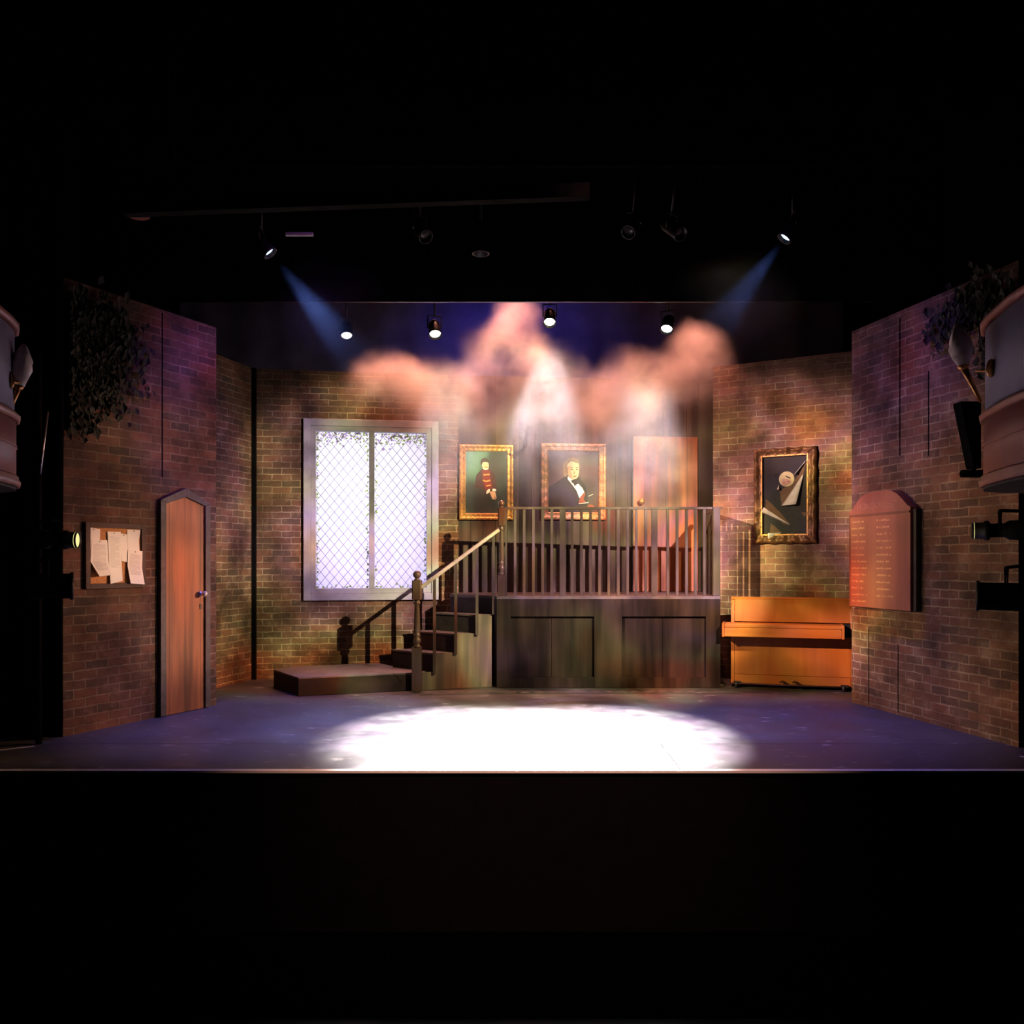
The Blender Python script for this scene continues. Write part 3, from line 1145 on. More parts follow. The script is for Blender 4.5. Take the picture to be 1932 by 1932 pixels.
def painting(parent, w, h, layers, mats, bg, y0=-.012):
    mb = MB()
    mb.box(-w / 2, w / 2, y0, y0 + .01, -h / 2, h / 2)
    for i, (mi, poly) in enumerate(layers):
        mb.m = mi
        y = y0 - .0006 * (i + 1)
        mb.poly([((px - .5) * w, y, (pz_ - .5) * h) for px, pz_ in poly])
    return mb.build('canvas', mats, parent)


def canvas_bg(name, base, glow, gx, gz, w, h, rad):
    m, nt, b = new_mat(name)
    v = coords(nt, (1 / w, 1, 1 / h))
    ds = nt.nodes.new('ShaderNodeVectorMath')
    ds.operation = 'DISTANCE'
    ds.inputs[1].default_value = (gx, 0, gz)
    nt.links.new(v, ds.inputs[0])
    no = N(nt, 'ShaderNodeTexNoise', Scale=3.0, Detail=4.0)
    nt.links.new(v, no.inputs['Vector'])
    ma = nt.nodes.new('ShaderNodeMath')
    ma.operation = 'MULTIPLY_ADD'
    ma.inputs[1].default_value = .5
    nt.links.new(no.outputs[0], ma.inputs[0])
    nt.links.new(ds.outputs['Value'], ma.inputs[2])
    mr = nt.nodes.new('ShaderNodeMapRange')
    for i, x in ((1, .2), (2, rad), (3, 1), (4, 0)):
        mr.inputs[i].default_value = x
    nt.links.new(ma.outputs[0], mr.inputs[0])
    mx = nt.nodes.new('ShaderNodeMix')
    mx.data_type = 'RGBA'
    mx.inputs[6].default_value = (*base, 1)
    mx.inputs[7].default_value = (*glow, 1)
    nt.links.new(mr.outputs[0], mx.inputs[0])
    nt.links.new(mx.outputs[2], b.inputs['Base Color'])
    b.inputs['Roughness'].default_value = .7
    return m


P_skin = paint('painted_skin', (.75, .46, .32))
P_skin2 = paint('painted_skin_shadow', (.50, .24, .15))
P_hair = paint('painted_dark_hair', (.05, .03, .025))
P_grey = paint('painted_sandy_hair', (.20, .14, .085))
P_blonde = paint('painted_blonde_hair', (.85, .80, .38))
P_coat = paint('painted_dark_coat', (.022, .021, .02))
P_wine = paint('painted_wine_jacket', (.055, .022, .024))
P_red = paint('painted_red_front', (.16, .022, .024))
P_gold = paint('painted_gold_braid', (.60, .30, .08))
P_white = paint('painted_white_linen', (.9, .86, .86))
P_brown = paint('painted_red_brown', (.22, .06, .03))
P_dress = paint('painted_dark_dress', (.035, .04, .042))

GPROF = [(0, 0), (0, .03), (.008, .045), (.022, .05), (.03, .038), (.045, .024), (.06, .03), (.072, .034), (.08, .02), (.084, .012)]
e, w, h = hang(PW, 'framed_portrait', 866, 968, 840, 981)
tag(e, 'gilt framed portrait of a person in a wine red jacket with gold braid', 'painting')
frame_ring(MB(), w, h, GPROF, 40, .12, 60).build('frame', M_gold, e)
iw, ih = w - .16, h - .16
bg = canvas_bg('portrait_green_ground', (.035, .042, .038), (.16, .36, .24), -.36, .42, iw, ih, .72)
lay = [
    (1, [(.22, 0), (.20, .30), (.36, .42), (.70, .40), (.92, .22), (.98, 0)]),
    (2, [(.26, .62), (.40, .72), (.58, .72), (.70, .64), (.77, .36), (.66, .34), (.47, .35), (.40, .42), (.22, .40)]),
    (3, [(.40, .70), (.58, .70), (.61, .55), (.66, .40), (.48, .38), (.42, .52)]),
    (4, [(.43, .632), (.58, .642), (.585, .618), (.44, .606)]),
    (4, [(.41, .545), (.50, .53), (.60, .545), (.60, .52), (.50, .505), (.42, .52)]),
    (4, [(.49, .45), (.61, .468), (.61, .448), (.50, .43)]),
    (5, ell(.485, .73, .07, .03)),
    (6, ell(.47, .825, .105, .07)),
    (7, ell(.48, .775, .083, .068)),
    (8, ell(.50, .745, .045, .012)),
    (6, [(.38, .80), (.40, .845), (.47, .865), (.56, .84), (.57, .80), (.52, .825), (.44, .828)]),
    (8, ell(.45, .785, .014, .006)), (8, ell(.52, .785, .014, .006)),
    (5, ell(.545, .355, .055, .028, 14, .6)), (5, ell(.69, .378, .05, .022, 14, -.1)),
    (7, [(.57, .35), (.66, .36), (.72, .34), (.75, .25), (.72, .225), (.65, .23)]),
    (8, ell(.71, .25, .03, .015)),
]
painting(e, iw, ih, lay, [bg, P_dress, P_wine, P_red, P_gold, P_white, P_hair, P_skin, P_skin2], bg)

e, w, h = hang(PW, 'framed_portrait', 1020, 1142, 838, 981)
tag(e, 'gilt framed portrait of a man in a black coat and white shirt', 'painting')
frame_ring(MB(), w, h, [(0, 0), (0, .035), (.01, .05), (.03, .052), (.045, .04), (.07, .034), (.082, .04), (.092, .03), (.097, .012)], 40, .08, 50).build('frame', M_gold2, e)
iw, ih = w - .185, h - .185
bg = canvas_bg('portrait_plum_ground', (.05, .035, .04), (.15, .10, .11), -.2, .3, iw, ih, .8)
lay = [
    (1, [(0, .0), (0, .40), (.18, .50), (.36, .60), (.60, .56), (.70, .50), (.76, .40), (.78, .2), (.80, 0)]),
    (2, [(.385, .545), (.47, .46), (.56, .36), (.62, .24), (.66, .235), (.72, .33), (.68, .40), (.60, .47), (.52, .57), (.42, .58)]),
    (1, [(.47, .56), (.56, .60), (.64, .57), (.62, .50), (.56, .455), (.52, .43), (.50, .50)]),
    (3, [(.63, .25), (.72, .34), (.74, .30), (.70, .22), (.76, .16), (.66, .14), (.60, .15)]),
    (6, [(.80, .272), (.89, .305), (.89, .297), (.80, .264)]),
    (6, [(.61, .148), (.80, .17), (.80, .162), (.61, .14)]),
    (3, ell(.84, .09, .07, .045)),
    (4, ell(.46, .745, .168, .135)), (4, [(.33, .78), (.40, .885), (.50, .90), (.60, .865), (.62, .76), (.50, .80)]),
    (4, ell(.34, .66, .05, .08)),
    (6, ell(.47, .555, .09, .03, 16, -.2)),
    (5, [(.37, .74), (.39, .79), (.45, .835), (.53, .815), (.60, .80), (.612, .66), (.59, .58), (.54, .535), (.48, .535), (.42, .57), (.37, .65)]),
    (7, [(.36, .74), (.37, .65), (.42, .57), (.48, .535), (.47, .60), (.45, .68), (.43, .76)]),
    (7, [(.505, .70), (.54, .64), (.50, .625)]),
    (8, ell(.47, .70, .024, .009)), (8, ell(.565, .70, .022, .009)), (8, ell(.465, .728, .036, .006, 12, -.1)), (8, ell(.57, .73, .032, .006, 12, .1)), (4, [(.36, .74), (.385, .74), (.395, .64), (.375, .62)]),
    (3, ell(.53, .59, .04, .008)),
    (1, [(.45, .52), (.56, .555), (.66, .53), (.63, .48), (.56, .46), (.49, .475)]),
]
painting(e, iw, ih, lay, [bg, P_coat, P_white, P_brown, P_grey, P_skin, P_white, P_skin2, P_hair], bg)

# slashed painting on the right rear wall
e, w, h = hang(RB, 'slashed_painting', 1424, 1541, 845, 1024)
tag(e, 'slashed painting of a blonde person with torn canvas flaps in a carved bronze frame', 'painting')
mbf = frame_ring(MB(), w, h, [(0, 0), (0, .04), (.012, .062), (.03, .068), (.05, .05), (.075, .04), (.09, .046), (.10, .034), (.106, .012)], 60, .14, 30)
for v in mbf.bm.verts:      # carved, wavy outer edge
    ax_, az_ = abs(v.co.x) / (w / 2), abs(v.co.z) / (h / 2)
    if max(ax_, az_) > .93:
        kk = 1 + .012 * math.sin(v.co.x * 38) + .012 * math.sin(v.co.z * 31)
        v.co.x *= kk
        v.co.z *= kk
fo = mbf.build('frame', M_bronze, e, True)
slip = MB()
ring(slip, -w / 2 + .082, w / 2 - .082, -h / 2 + .082, h / 2 - .082, .022, -.05, -.02)
slip.build('gilt_slip', M_gold, fo, bevel=.004)
iw, ih = w - .2, h - .2
P_ground = paint('slashed_canvas_ground', (.036, .034, .036))
P_back = paint('bare_backing_board', (.20, .12, .07))
nx_ = lambda px: (px - 205) / 470
nz_ = lambda py: 1 - (py - 205) / 805
Q = lambda L: [(nx_(a), nz_(b)) for a, b in L]
lay = [
    (1, Q([(330, 480), (420, 520), (560, 700), (660, 820), (680, 1000), (300, 1000), (230, 800), (260, 600)])),
    (2, Q([(385, 560), (450, 520), (530, 470), (570, 420), (640, 285), (660, 290), (632, 410), (560, 560), (410, 716), (396, 640)])),
    (2, Q([(240, 638), (300, 690), (380, 770), (500, 915), (430, 905), (330, 830), (236, 735)])),
    (2, Q([(290, 892), (340, 930), (412, 996), (282, 996)])),
    (2, Q([(610, 790), (665, 790), (650, 835)])),
    (3, ell(nx_(460), nz_(442), .172, .098)),
    (4, Q([(402, 470), (420, 442), (465, 440), (496, 452), (512, 474), (494, 494), (440, 516), (408, 500)])),
    (5, Q([(442, 402), (498, 428), (503, 442), (460, 425)])),
    (5, ell(nx_(350), nz_(398), .05, .03)),
    (4, ell(nx_(375), nz_(537), .035, .018)),
    (5, ell(nx_(432), nz_(475), .02, .004)), (5, ell(nx_(480), nz_(468), .02, .004)),
]
painting(e, iw, ih, lay, [P_ground, P_dress, P_back, P_blonde, P_skin, P_coat], P_ground)


def flap(name, tri, curl, tip):
    """torn canvas tongue: base edge on the canvas, tip curled out towards the viewer"""
    a, b = tri
    rows = []
    for i in range(7):
        t = i / 6
        p = a[0] + (a[1] - a[0]) * t, a[2] + (a[3] - a[2]) * t
        q_ = b[0] + (b[1] - b[0]) * t, b[2] + (b[3] - b[2]) * t
        row = []
        for j in range(5):
            s = j / 4
            x, z = p[0] + (q_[0] - p[0]) * s, p[1] + (q_[1] - p[1]) * s
            y = -.024 - curl * math.sin(s * PI) * (.3 + t) - tip * t * s
            row.append((x, y, z))
        rows.append(row)
    return MB().grid(rows).build(name, P_white, e, True, solid=.0015)


def C2(p):
    return ((nx_(p[0]) - .5) * iw, (nz_(p[1]) - .5) * ih)


for (a0, a1, b0, b1) in (((630, 402), (408, 718), (636, 410), (570, 708)), ((655, 262), (545, 398), (657, 275), (556, 402)),
                         ((497, 917), (192, 782), (500, 912), (232, 730)), ((412, 996), (270, 1078), (408, 994), (278, 998)), ((378, 500), (362, 548), (386, 505), (388, 552))):
    A0_, A1_, B0_, B1_ = C2(a0), C2(a1), C2(b0), C2(b1)
    flap('torn_flap', ((A0_[0], A1_[0], A0_[1], A1_[1]), (B0_[0], B1_[0], B0_[1], B1_[1])), .014, .062)

# ------------------------------------------------------------------ honours board
s0, zA = RW.hit(1606, 966, .06)
s1, zB = RW.hit(1722, 955, .06)
_, zC = RW.hit(1606, 1146, .06)
_, zD = RW.hit(1722, 1150, .06)
s0 = max(s0, .0)
hbW = s1 - s0
zs_, zb_ = (zA + zB) / 2, (zC + zD) / 2
ht = RW.hit(1665, 926, .06)[1]
hb = RW.empty('honours_board', (s0 + s1) / 2, zb_)
tag(hb, 'red brown honours board with faded gilt names and an arched top', 'board')
H1 = zs_ - zb_
H2 = ht - zb_
hwb = hbW / 2
crest = [(hwb, 0), (hwb, H1)]
for i in range(15):
    t = i / 14
    ang = PI * t
    x = hwb * .98 * math.cos(ang)
    k = max(0, 1 - abs(x / hwb) ** 2.2)
    ss = k * k * (3 - 2 * k)
    crest.append((x, H1 + (H2 - H1) * ss))
crest += [(-hwb, H1), (-hwb, 0)]
MB().prism(crest[::-1], -.085, -.002, 'y').build('back_board', M_honour, hb, bevel=.003)
MB().box(-hwb + .02, hwb - .005, -.094, -.0855, H1 - .055, H1 - .035).build('moulding', M_honourx, hb)
MB().box(-hwb + .012, -hwb + .02, -.09, -.0855, 0.01, H1 - .03).build('edge_groove', M_honourx, hb)
MB().box(hwb, hwb + .045, -.06, -.002, .0, H1 - .02).build('shadow_strip', M_black, hb, bevel=.004)  # black strip stands in for the board's shadow on the wall
tx = bpy.data.curves.new('heading', 'FONT')
tx.body = 'HONOURS LIST'
tx.size = .085
tx.extrude = .001
tx.align_x = 'CENTER'
tf = bpy.data.objects.new('heading_curve', tx)
COL.objects.link(tf)
bpy.context.view_layer.update()
tm_ = bpy.data.meshes.new_from_object(tf.evaluated_get(bpy.context.evaluated_depsgraph_get()))
bpy.data.objects.remove(tf)
tm_.materials.clear()
tm_.materials.append(M_giltold)
to = bpy.data.objects.new('gilt_heading', tm_)
COL.objects.link(to)
to.parent = hb
to.location = (-.02, -.0865, H1 + .01)
to.rotation_euler = (PI / 2, 0, 0)
for r in range(13):
    z = H1 - .115 - r * .0655
    for x0, wmax in ((-hwb + .05, .24), (-.02, .24)):
        if r == 12 and x0 > -.1:
            continue
        x = x0
        gl = MB()
        end = x0 + wmax * random.uniform(.75, 1)
        while x < end:
            lw = random.uniform(.004, .011)
            if random.random() > .16:
                hh = random.choice((.012, .014, .02))
                gl.box(x, x + lw * .45, -.0862, -.0852, z, z + hh)
                if random.random() < .6:
                    zz = z + random.choice((0, hh * .5, hh - .003))
                    gl.box(x, x + lw, -.0862, -.0852, zz, zz + .003)
            x += lw + .005
        gl.build('gilt_name', M_gilt, hb)

# ------------------------------------------------------------------ noticeboard with pinned papers
n0, _ = LW.hit(160, 1050, .02)
n1, _ = LW.hit(273, 1050, .02)
_, nz1 = LW.hit(215, 987, .02)
_, nz0 = LW.hit(215, 1110, .02)
nb = LW.empty('noticeboard', (n0 + n1) / 2, nz0)
tag(nb, 'cork noticeboard in a dark frame on the brick wall beside the arched door', 'noticeboard')
nw, nh = (n1 - n0) / 2, nz1 - nz0
fr = MB()
ring(fr, -nw, nw, 0, nh, .045, -.035, -.002)
fr.build('frame', M_boardframe, nb, bevel=.003)
MB().box(-nw + .045, nw - .045, -.02, -.002, .045, nh - .045).build('cork', M_cork, nb)


def paper(left, right, offs, label, text=None, layer=0):
    rows = []
    base = .024 + layer * .0035

    def pt(px, py, off):
        s, z = LW.hit(140 + px / 12.075, 970 + py / 12.075, base + off)
        return Vector(LW.at(s, z, base + off))
    rows = []
    L = [pt(*p, o) for p, o in zip(left, offs)]
    Rr = [pt(*p, o) for p, o in zip(right, offs)]
    org = L[0].copy()
    for a, b in zip(L, Rr):
        rows.append([a + (b - a) * (j / 4) - org for j in range(5)])
    o = MB().grid(rows).build('paper_sheet', M_paper, solid=.0008)
    o.location = org
    tag(o, label, 'paper')
    # drawing pin
    n3 = Vector((-LW.n.x, -LW.n.y, 0))
    c = (L[0] + Rr[0]) / 2 - org + Vector((0, 0, -.012))
    MB().sphere(c + n3 * .004, .005, 8, 6).build('drawing_pin', M_steel, o, True)
    if text:
        tm = MB()
        ns = len(L) - 1
        t0, t1, cnt = text
        for i in range(cnt):
            t = (t0 + (t1 - t0) * i / cnt) * ns
            k = min(int(t), ns - 1)
            f = t - k
            a = L[k] + (L[k + 1] - L[k]) * f - org + n3 * .002
            b = Rr[k] + (Rr[k + 1] - Rr[k]) * f - org + n3 * .002
            x = .12
            e_ = .86 if i % 7 else .5
            while x < e_:
                wl = random.uniform(.04, .12)
                p, q_ = a + (b - a) * x, a + (b - a) * min(x + wl, e_)
                dz = Vector((0, 0, .0026))
                tm.poly([p, q_, q_ + dz, p + dz])
                x += wl + .02
        tm.build('printed_text', M_ink, o)
    return o


paper([(290, 290), (300, 600), (315, 930)], [(595, 345), (585, 620), (575, 940)], (0, .002, .004), 'blank white sheet in the upper left corner of the noticeboard', None, 0)
paper([(1205, 350), (1212, 600), (1220, 870)], [(1510, 365), (1475, 600), (1492, 870)], (0, .002, .004), 'blank white sheet in the upper right corner of the noticeboard', None, 0)
paper([(1050, 435), (1060, 750), (1085, 1070)], [(1205, 465), (1215, 780), (1230, 1100)], (0, .002, .004), 'narrow tilted sheet right of the long middle sheet on the noticeboard', None, 1)
paper([(400, 595), (385, 820), (370, 1080), (475, 1250), (580, 1420)], [(755, 590), (765, 820), (780, 1080), (815, 1240), (850, 1390)], (0, .002, .006, .03, .055), 'printed sheet on the noticeboard with its lower half curling outwards', (.1, .82, 34), 1)
paper([(755, 395), (780, 800), (800, 1200), (828, 1590)], [(1060, 405), (1065, 800), (1085, 1200), (1105, 1520)], (0, .002, .004, .015), 'longest white sheet down the middle of the noticeboard', (.1, .7, 30), 2)
paper([(1225, 815), (1215, 1180), (1285, 1580)], [(1555, 845), (1545, 1230), (1605, 1600)], (.004, .006, .03), 'printed sheet in the lower right corner of the noticeboard', (.12, .75, 28), 2)


# ------------------------------------------------------------------ stage lamps


def lamp(name, label, locn, aim, lens, r=.075, length=.22, style='can', group=None, light=None, bar=None, pole=None, lensw=1.0):
    e = empty(name, locn)
    d = (Vector(aim) - Vector(locn)).normalized()
    tag(e, label, 'stage lamp', group)
    q = d.to_track_quat('-Z', 'Y').to_matrix().to_4x4()
    mb = MB()
    if style == 'can':
        mb.lathe([(r * .45, length), (r * .8, length * .93), (r, length * .75), (r, .0), (r * 1.12, -.005), (r * 1.12, -.025), (r * .98, -.025), (r * .95, 0.012)][::-1], q, 24)
    else:
        mb.lathe([(r * .5, length), (r * 1.05, length * .95), (r * 1.05, length * .6), (r * .75, length * .52), (r * .75, length * .3), (r * 1.05, length * .27), (r * 1.05, length * .2), (r * .9, length * .18), (r * .9, 0), (r * .86, -.004), (r * .84, .012)][::-1], q, 24)
    body = mb.build('lamp_housing', M_can, e)
    MB().lathe([(.001, .010), (r * .9 * lensw, .010), (r * .9 * lensw, .014), (.001, .016)], q, 24).build('lens', lens, e)
    # yoke and clamp
    yk = MB()
    up = Vector((0, 0, 1))
    mid = q @ Vector((0, 0, length * .45))
    side = d.cross(up).normalized()
    top = mid + up * r * 2.1
    yk.tube([mid + side * r * 1.15, top + side * r * 1.15, top - side * r * 1.15, mid - side * r * 1.15], .009, 6)
    yk.build('yoke', M_void if pole is not None else M_can, e)
    if bar is not None:
        MB().tube([top, Vector((top.x, bar[0] - locn[1], bar[1] - locn[2]))], .012, 8).build('hanging_clamp', M_can, e)
    if pole is not None:
        MB().tube([top, Vector(pole) - Vector(locn)], .012, 8).build('hanging_clamp', M_can, e)
    if light:
        pw, colr, ang, bl, gb = light
        o = spot('lamp_beam', (0, 0, 0), (0, 0, -1), pw, colr, ang, bl, .025, gb)
        o.parent = e
        o.location = d * .05
        o.rotation_euler = d.to_track_quat('-Z', 'Y').to_euler()
    return e


def pipe(name, a, b, label, r=.024):
    o = MB().tube([a, b], r, 10).build(name, M_void)
    return tag(o, label, 'pipe')


pipe('lighting_bar', (-5.19, 10.05, 4.72), (5.19, 10.05, 4.72), 'black lighting bar over the back of the stage')
pipe('lighting_bar', (-4.85, 7.5, 4.95), (4.85, 7.5, 4.95), 'black lighting bar over the middle of the stage')
BW_ = 8200
beamgobo = ([(1, .8, .95), (1, .97, .95), (1, .85, 1)], 22, .6, 1.3, 9, 3.0)
lamp('back_lamp', 'half lit round lamp hanging over the left end of the lattice window', (-1.95, 10.0, 4.10), (-1.2, 7.2, 0), M_lensdim, .072, .2, bar=(10.05, 4.72))
lamp('back_lamp', 'bright round lamp hanging above the right side of the lattice window', (-.906, 10.0, 4.12), (-.25, 7.1, 0), M_lenswhite, .07, .2, bar=(10.05, 4.72), light=(BW_, (1, .95, .95), 32, .6, beamgobo))
lamp('back_lamp', 'bright round lamp hanging above the portrait of the man in black', (.444, 10.0, 4.26), (.22, 6.9, 0), M_lenswhite, .07, .2, bar=(10.05, 4.72), light=(BW_ * 1.15, (1, .95, .93), 32, .6, beamgobo))
lamp('back_lamp', 'bright round lamp hanging above the plank door on the balcony', (1.825, 10.0, 4.18), (.55, 7.1, 0), M_lenswhite, .07, .2, bar=(10.05, 4.72), light=(BW_, (1, .94, .96), 32, .6, beamgobo))
lamp('blue_lamp', 'blue lamp high over the brick wall return left of the window', (-2.15, 7.5, 4.18), (1.3, 7.6, 0), M_lensblue, .06, .24, bar=(7.5, 4.95), light=(1500, (.16, .3, 1), 22, .5, ([(1, 1, 1), (1, 1, 1)], 10, .5, 1.3, 4, 6.0)))
lamp('blue_lamp', 'blue lamp high over the right rear brick wall', (2.42, 7.5, 4.31), (-.9, 7.45, 0), M_lensblue, .06, .24, bar=(7.5, 4.95), light=(1500, (.16, .3, 1), 23, .5, ([(1, 1, 1), (1, 1, 1)], 10, .5, 1.3, 4, 8.0)))
lamp('overhead_lamp', 'unlit can lamp pointing straight down in the dark above the stage', (-.28, 7.6, 4.22), (-.28, 7.6, 0.0), M_lensoff, .07, .26, bar=(7.5, 4.95))
lamp('overhead_lamp', 'unlit tilted lamp in the dark left of the downward can lamp', (-.78, 7.6, 4.36), (0, 6.6, 3.2), M_lensoff, .06, .26, bar=(7.5, 4.95))
lamp('overhead_lamp', 'unlit tilted lamp in the dark right of the downward can lamp', (1.05, 7.6, 4.40), (.3, 6.6, 3.2), M_lensoff, .06, .26, bar=(7.5, 4.95))
lamp('overhead_lamp', 'unlit lamp in the dark beside the right blue lamp', (1.5, 7.6, 4.38), (2.3, 6.4, 3.2), M_lensoff, .06, .26, bar=(7.5, 4.95))
# booms at the proscenium
pipe('boom_pole', (-3.74, 6.70, .002), (-3.74, 6.70, 3.1), 'upright black pole carrying the side lamps beside the notice board wall')
pipe('boom_pole', (4.02, 6.42, .002), (4.02, 6.42, 3.1), 'upright black pole carrying the side lamps beside the honours board wall')
lamp('profile_lamp', 'black side lamp with a lit yellow lens near the noticeboard', (-3.07, 6.0, 1.595), (1.93, 6.6, 1.5), M_lensyel, .064, .34, 'profile', pole=(-3.74, 6.70, 1.75), light=(130, (1, .8, .4), 40, .8, None))
lamp('side_can_lamp', 'unlit black can lamp under the yellow lens lamp', (-3.13, 6.0, 1.27), (1.4, 8.3, 1.25), M_lensoff, .088, .3, 'can', pole=(-3.74, 6.70, 1.45))
lamp('profile_lamp', 'black side lamp with a yellow rim beside the honours board wall', (3.255, 6.0, 1.66), (-1.25, 8.15, 1.62), M_lensyel, .066, .38, 'profile', pole=(4.02, 6.42, 1.82), light=(130, (1, .8, .4), 40, .8, None))
lamp('side_can_lamp', 'unlit black can lamp low on the pole beside the honours board wall', (3.31, 6.0, 1.20), (-1.25, 8.3, 1.3), M_lensoff, .098, .36, 'can', pole=(4.02, 6.42, 1.42))
# small things in the dark above
bm5 = MB()
bm5.prism([(-2.75, 3.90), (.55, 4.02), (.55, 4.12), (-2.75, 4.0)], 5.98, 6.06, 'y')
for x_ in (-2.4, -.6):
    bm5.box(x_ - .003, x_ + .003, 6.03, 6.036, 4.0, 6.6)
structure(bm5.build('trim_5', plain('dark_beam_paint', (.006, .005, .004), .9, spec=.05)))
tag(MB().box(-2.0, -1.76, 7.48, 7.52, 4.32, 4.345).build('batten', M_pale), 'short pale strip in the dark high above the lattice window', 'strip')
for x_ in (-1.98, -1.78):
    MB().tube([(x_, 7.5, 4.345), (x_, 7.5, 4.94)], .003, 5).build('hanging_wire', M_void, bpy.data.objects['batten'])
tag(MB().lathe([(.09, 0), (.09, .012), (.07, .02)], Matrix.Translation((-3.0, 6.8, 4.21))).build('ceiling_disc', M_red), 'small dull red disc high in the dark above the brick wall', 'disc')
tag(MB().tube([(-3.74, 6.70, 2.05), (-3.66, 6.68, 2.62)], .012, 8).build('brace_pipe', M_steel), 'thin slanting pipe in the dark beside the notice board wall', 'pipe')

# ------------------------------------------------------------------ theatre boxes and their lamps


def theatre_box(sgn, dx, label):
    e = empty('theatre_box', (sgn * (2.85 + dx), 5.13, 1.9))
    tag(e, label, 'theatre box')
    ctrl = [(4.88, 5.42), (3.35, 5.42), (3.10, 5.38), (2.93, 5.27), (2.85, 5.13), (2.79, 4.96), (2.75, 4.80), (2.70, 4.6), (2.68, 4.45), (2.66, 4.2), (2.65, 3.6), (2.65, 3.0)]
    if sgn < 0:
        ctrl = [(-(x + dx), y) for x, y in ctrl]
    ox, oy = e.location.x, e.location.y

    def sweep(name, mat, prof):
        """prof: (outward offset, z)"""
        rows = []
        n = len(ctrl)
        for o_, z in prof:
            row = []
            for i, (x, y) in enumerate(ctrl):
                a, b = ctrl[max(i - 1, 0)], ctrl[min(i + 1, n - 1)]
                d = Vector((b[0] - a[0], b[1] - a[1])).normalized()
                nn = Vector((d.y, -d.x)) * (1 if sgn > 0 else -1)
                nn = nn * -1 if nn.dot(Vector((-sgn, .6))) < 0 else nn
                row.append((x + nn.x * o_ - ox, y + nn.y * o_ - oy, z - 1.9))
            rows.append(row)
        return MB().grid(rows).build(name, mat, e, True, solid=.012)
    sweep('lower_panel', M_boxred, [(.0, 1.91), (.0, 2.32)])
    sweep('bottom_moulding', M_boxrim, [(.0, 1.895), (.02, 1.90), (.026, 1.925), (.012, 1.94), (.015, 1.955), (0, 1.97)])
    sweep('middle_moulding', M_boxrim, [(.0, 2.29), (.018, 2.30), (.024, 2.325), (.01, 2.34), (0, 2.35)])
    sweep('panel_line', M_boxrim, [(.001, 2.138), (.006, 2.141), (.006, 2.145), (.001, 2.148)])
    sweep('upper_panel', M_boxgrey, [(-.01, 2.35), (-.01, 2.86)])
    sweep('top_moulding', M_boxred, [(-.01, 2.84), (.014, 2.85), (.018, 2.885), (-.005, 2.90)])
    pl = [(x - ox, y - oy) for x, y in ctrl] + [(sgn * 4.88 - ox, 3.0 - oy)]
    MB().prism(pl, -.02, -.006).build('underside', M_boxdark, e)
    return e


theatre_box(1, 0, 'curved red and grey theatre box beside the honours board wall')
theatre_box(-1, .15, 'curved theatre box cut off at the edge beside the black curtain')


def sconce(sgn, base, mid, stem_lo, stem_hi, top, label):
    e = empty('wall_lamp', base)
    tag(e, label, 'wall lamp')
    b = Vector(base)
    L_ = lambda p: Vector(p) - b
    dn = (L_(mid)).normalized()
    MB().lathe([(.001, 0), (.03, 0), (.036, .008), (.02, .02), (.008, .035), (.001, .036)], dn.to_track_quat('Z', 'Y').to_matrix().to_4x4(), 14, 1, 1.5).build('rosette', M_brass, e, True)
    MB().tube([(0, 0, 0), L_(mid) * .5 + Vector((0, 0, -.01)), L_(mid)], .007, 8).build('arm', M_brass, e)
    MB().tube([L_(stem_lo), L_(stem_lo).lerp(L_(stem_hi), .5), L_(stem_hi)], [.009, .015, .022], 12).build('stem', M_brass, e)
    ax = (L_(top) - L_(stem_hi))
    q = ax.to_track_quat('Z', 'Y').to_matrix().to_4x4()
    Lh = ax.length
    mb = MB()
    prof = [(.02, 0), (.032, .01), (.05, Lh * .2), (.06, Lh * .42), (.054, Lh * .62), (.036, Lh * .82), (.018, Lh * .95), (.004, Lh)]
    mb.lathe(prof, Matrix.Translation(L_(stem_hi)) @ q, 16)
    for v in mb.bm.verts:       # flame shaped twisted lobes
        p = q.inverted() @ (v.co - L_(stem_hi))
        a = math.atan2(p.y, p.x) + p.z * 9
        k = 1 + .17 * math.sin(4 * a)
        v.co = L_(stem_hi) + q @ Vector((p.x * k, p.y * k, p.z))
    mb.build('glass_shade', M_frost, e, True)
    MB().lathe([(.016, -.02), (.03, -.008), (.034, .008), (.024, .014)], Matrix.Translation(L_(stem_hi)) @ q, 14).build('shade_collar', M_brass, e, True)


sconce(1, (2.775, 4.90, 2.565), (2.745, 5.02, 2.575), (2.775, 5.02, 2.39), (2.672, 5.02, 2.60), (2.635, 5.02, 2.86), 'brass torch lamp with a frosted flame shade on the red and grey box')
sconce(-1, (-2.98, 5.02, 2.52), (-2.95, 5.12, 2.53), (-3.02, 5.12, 2.38), (-2.985, 5.12, 2.50), (-2.945, 5.12, 2.76), 'frosted flame lamp on brass at the cut off box')
sk = empty('column_speaker', (2.84, 5.36, 2.03))
tag(sk, 'black tapered casing hanging between the brass torch lamp and the brick wall', 'speaker')
MB().prism([(.055, 0), (.1, 0), (.1, .42), (-.03, .42)], -.05, .05, 'y').build('casing', M_void, sk, bevel=.006)
MB().tube([(.0, 0, -.03), (.16, 0, -.03)], .024, 12).build('mounting_tube', M_void, sk)
MB().tube([(.08, 0, -.03), (.08, 0, .01)], .012, 8).build('mounting_stud', M_void, sk)
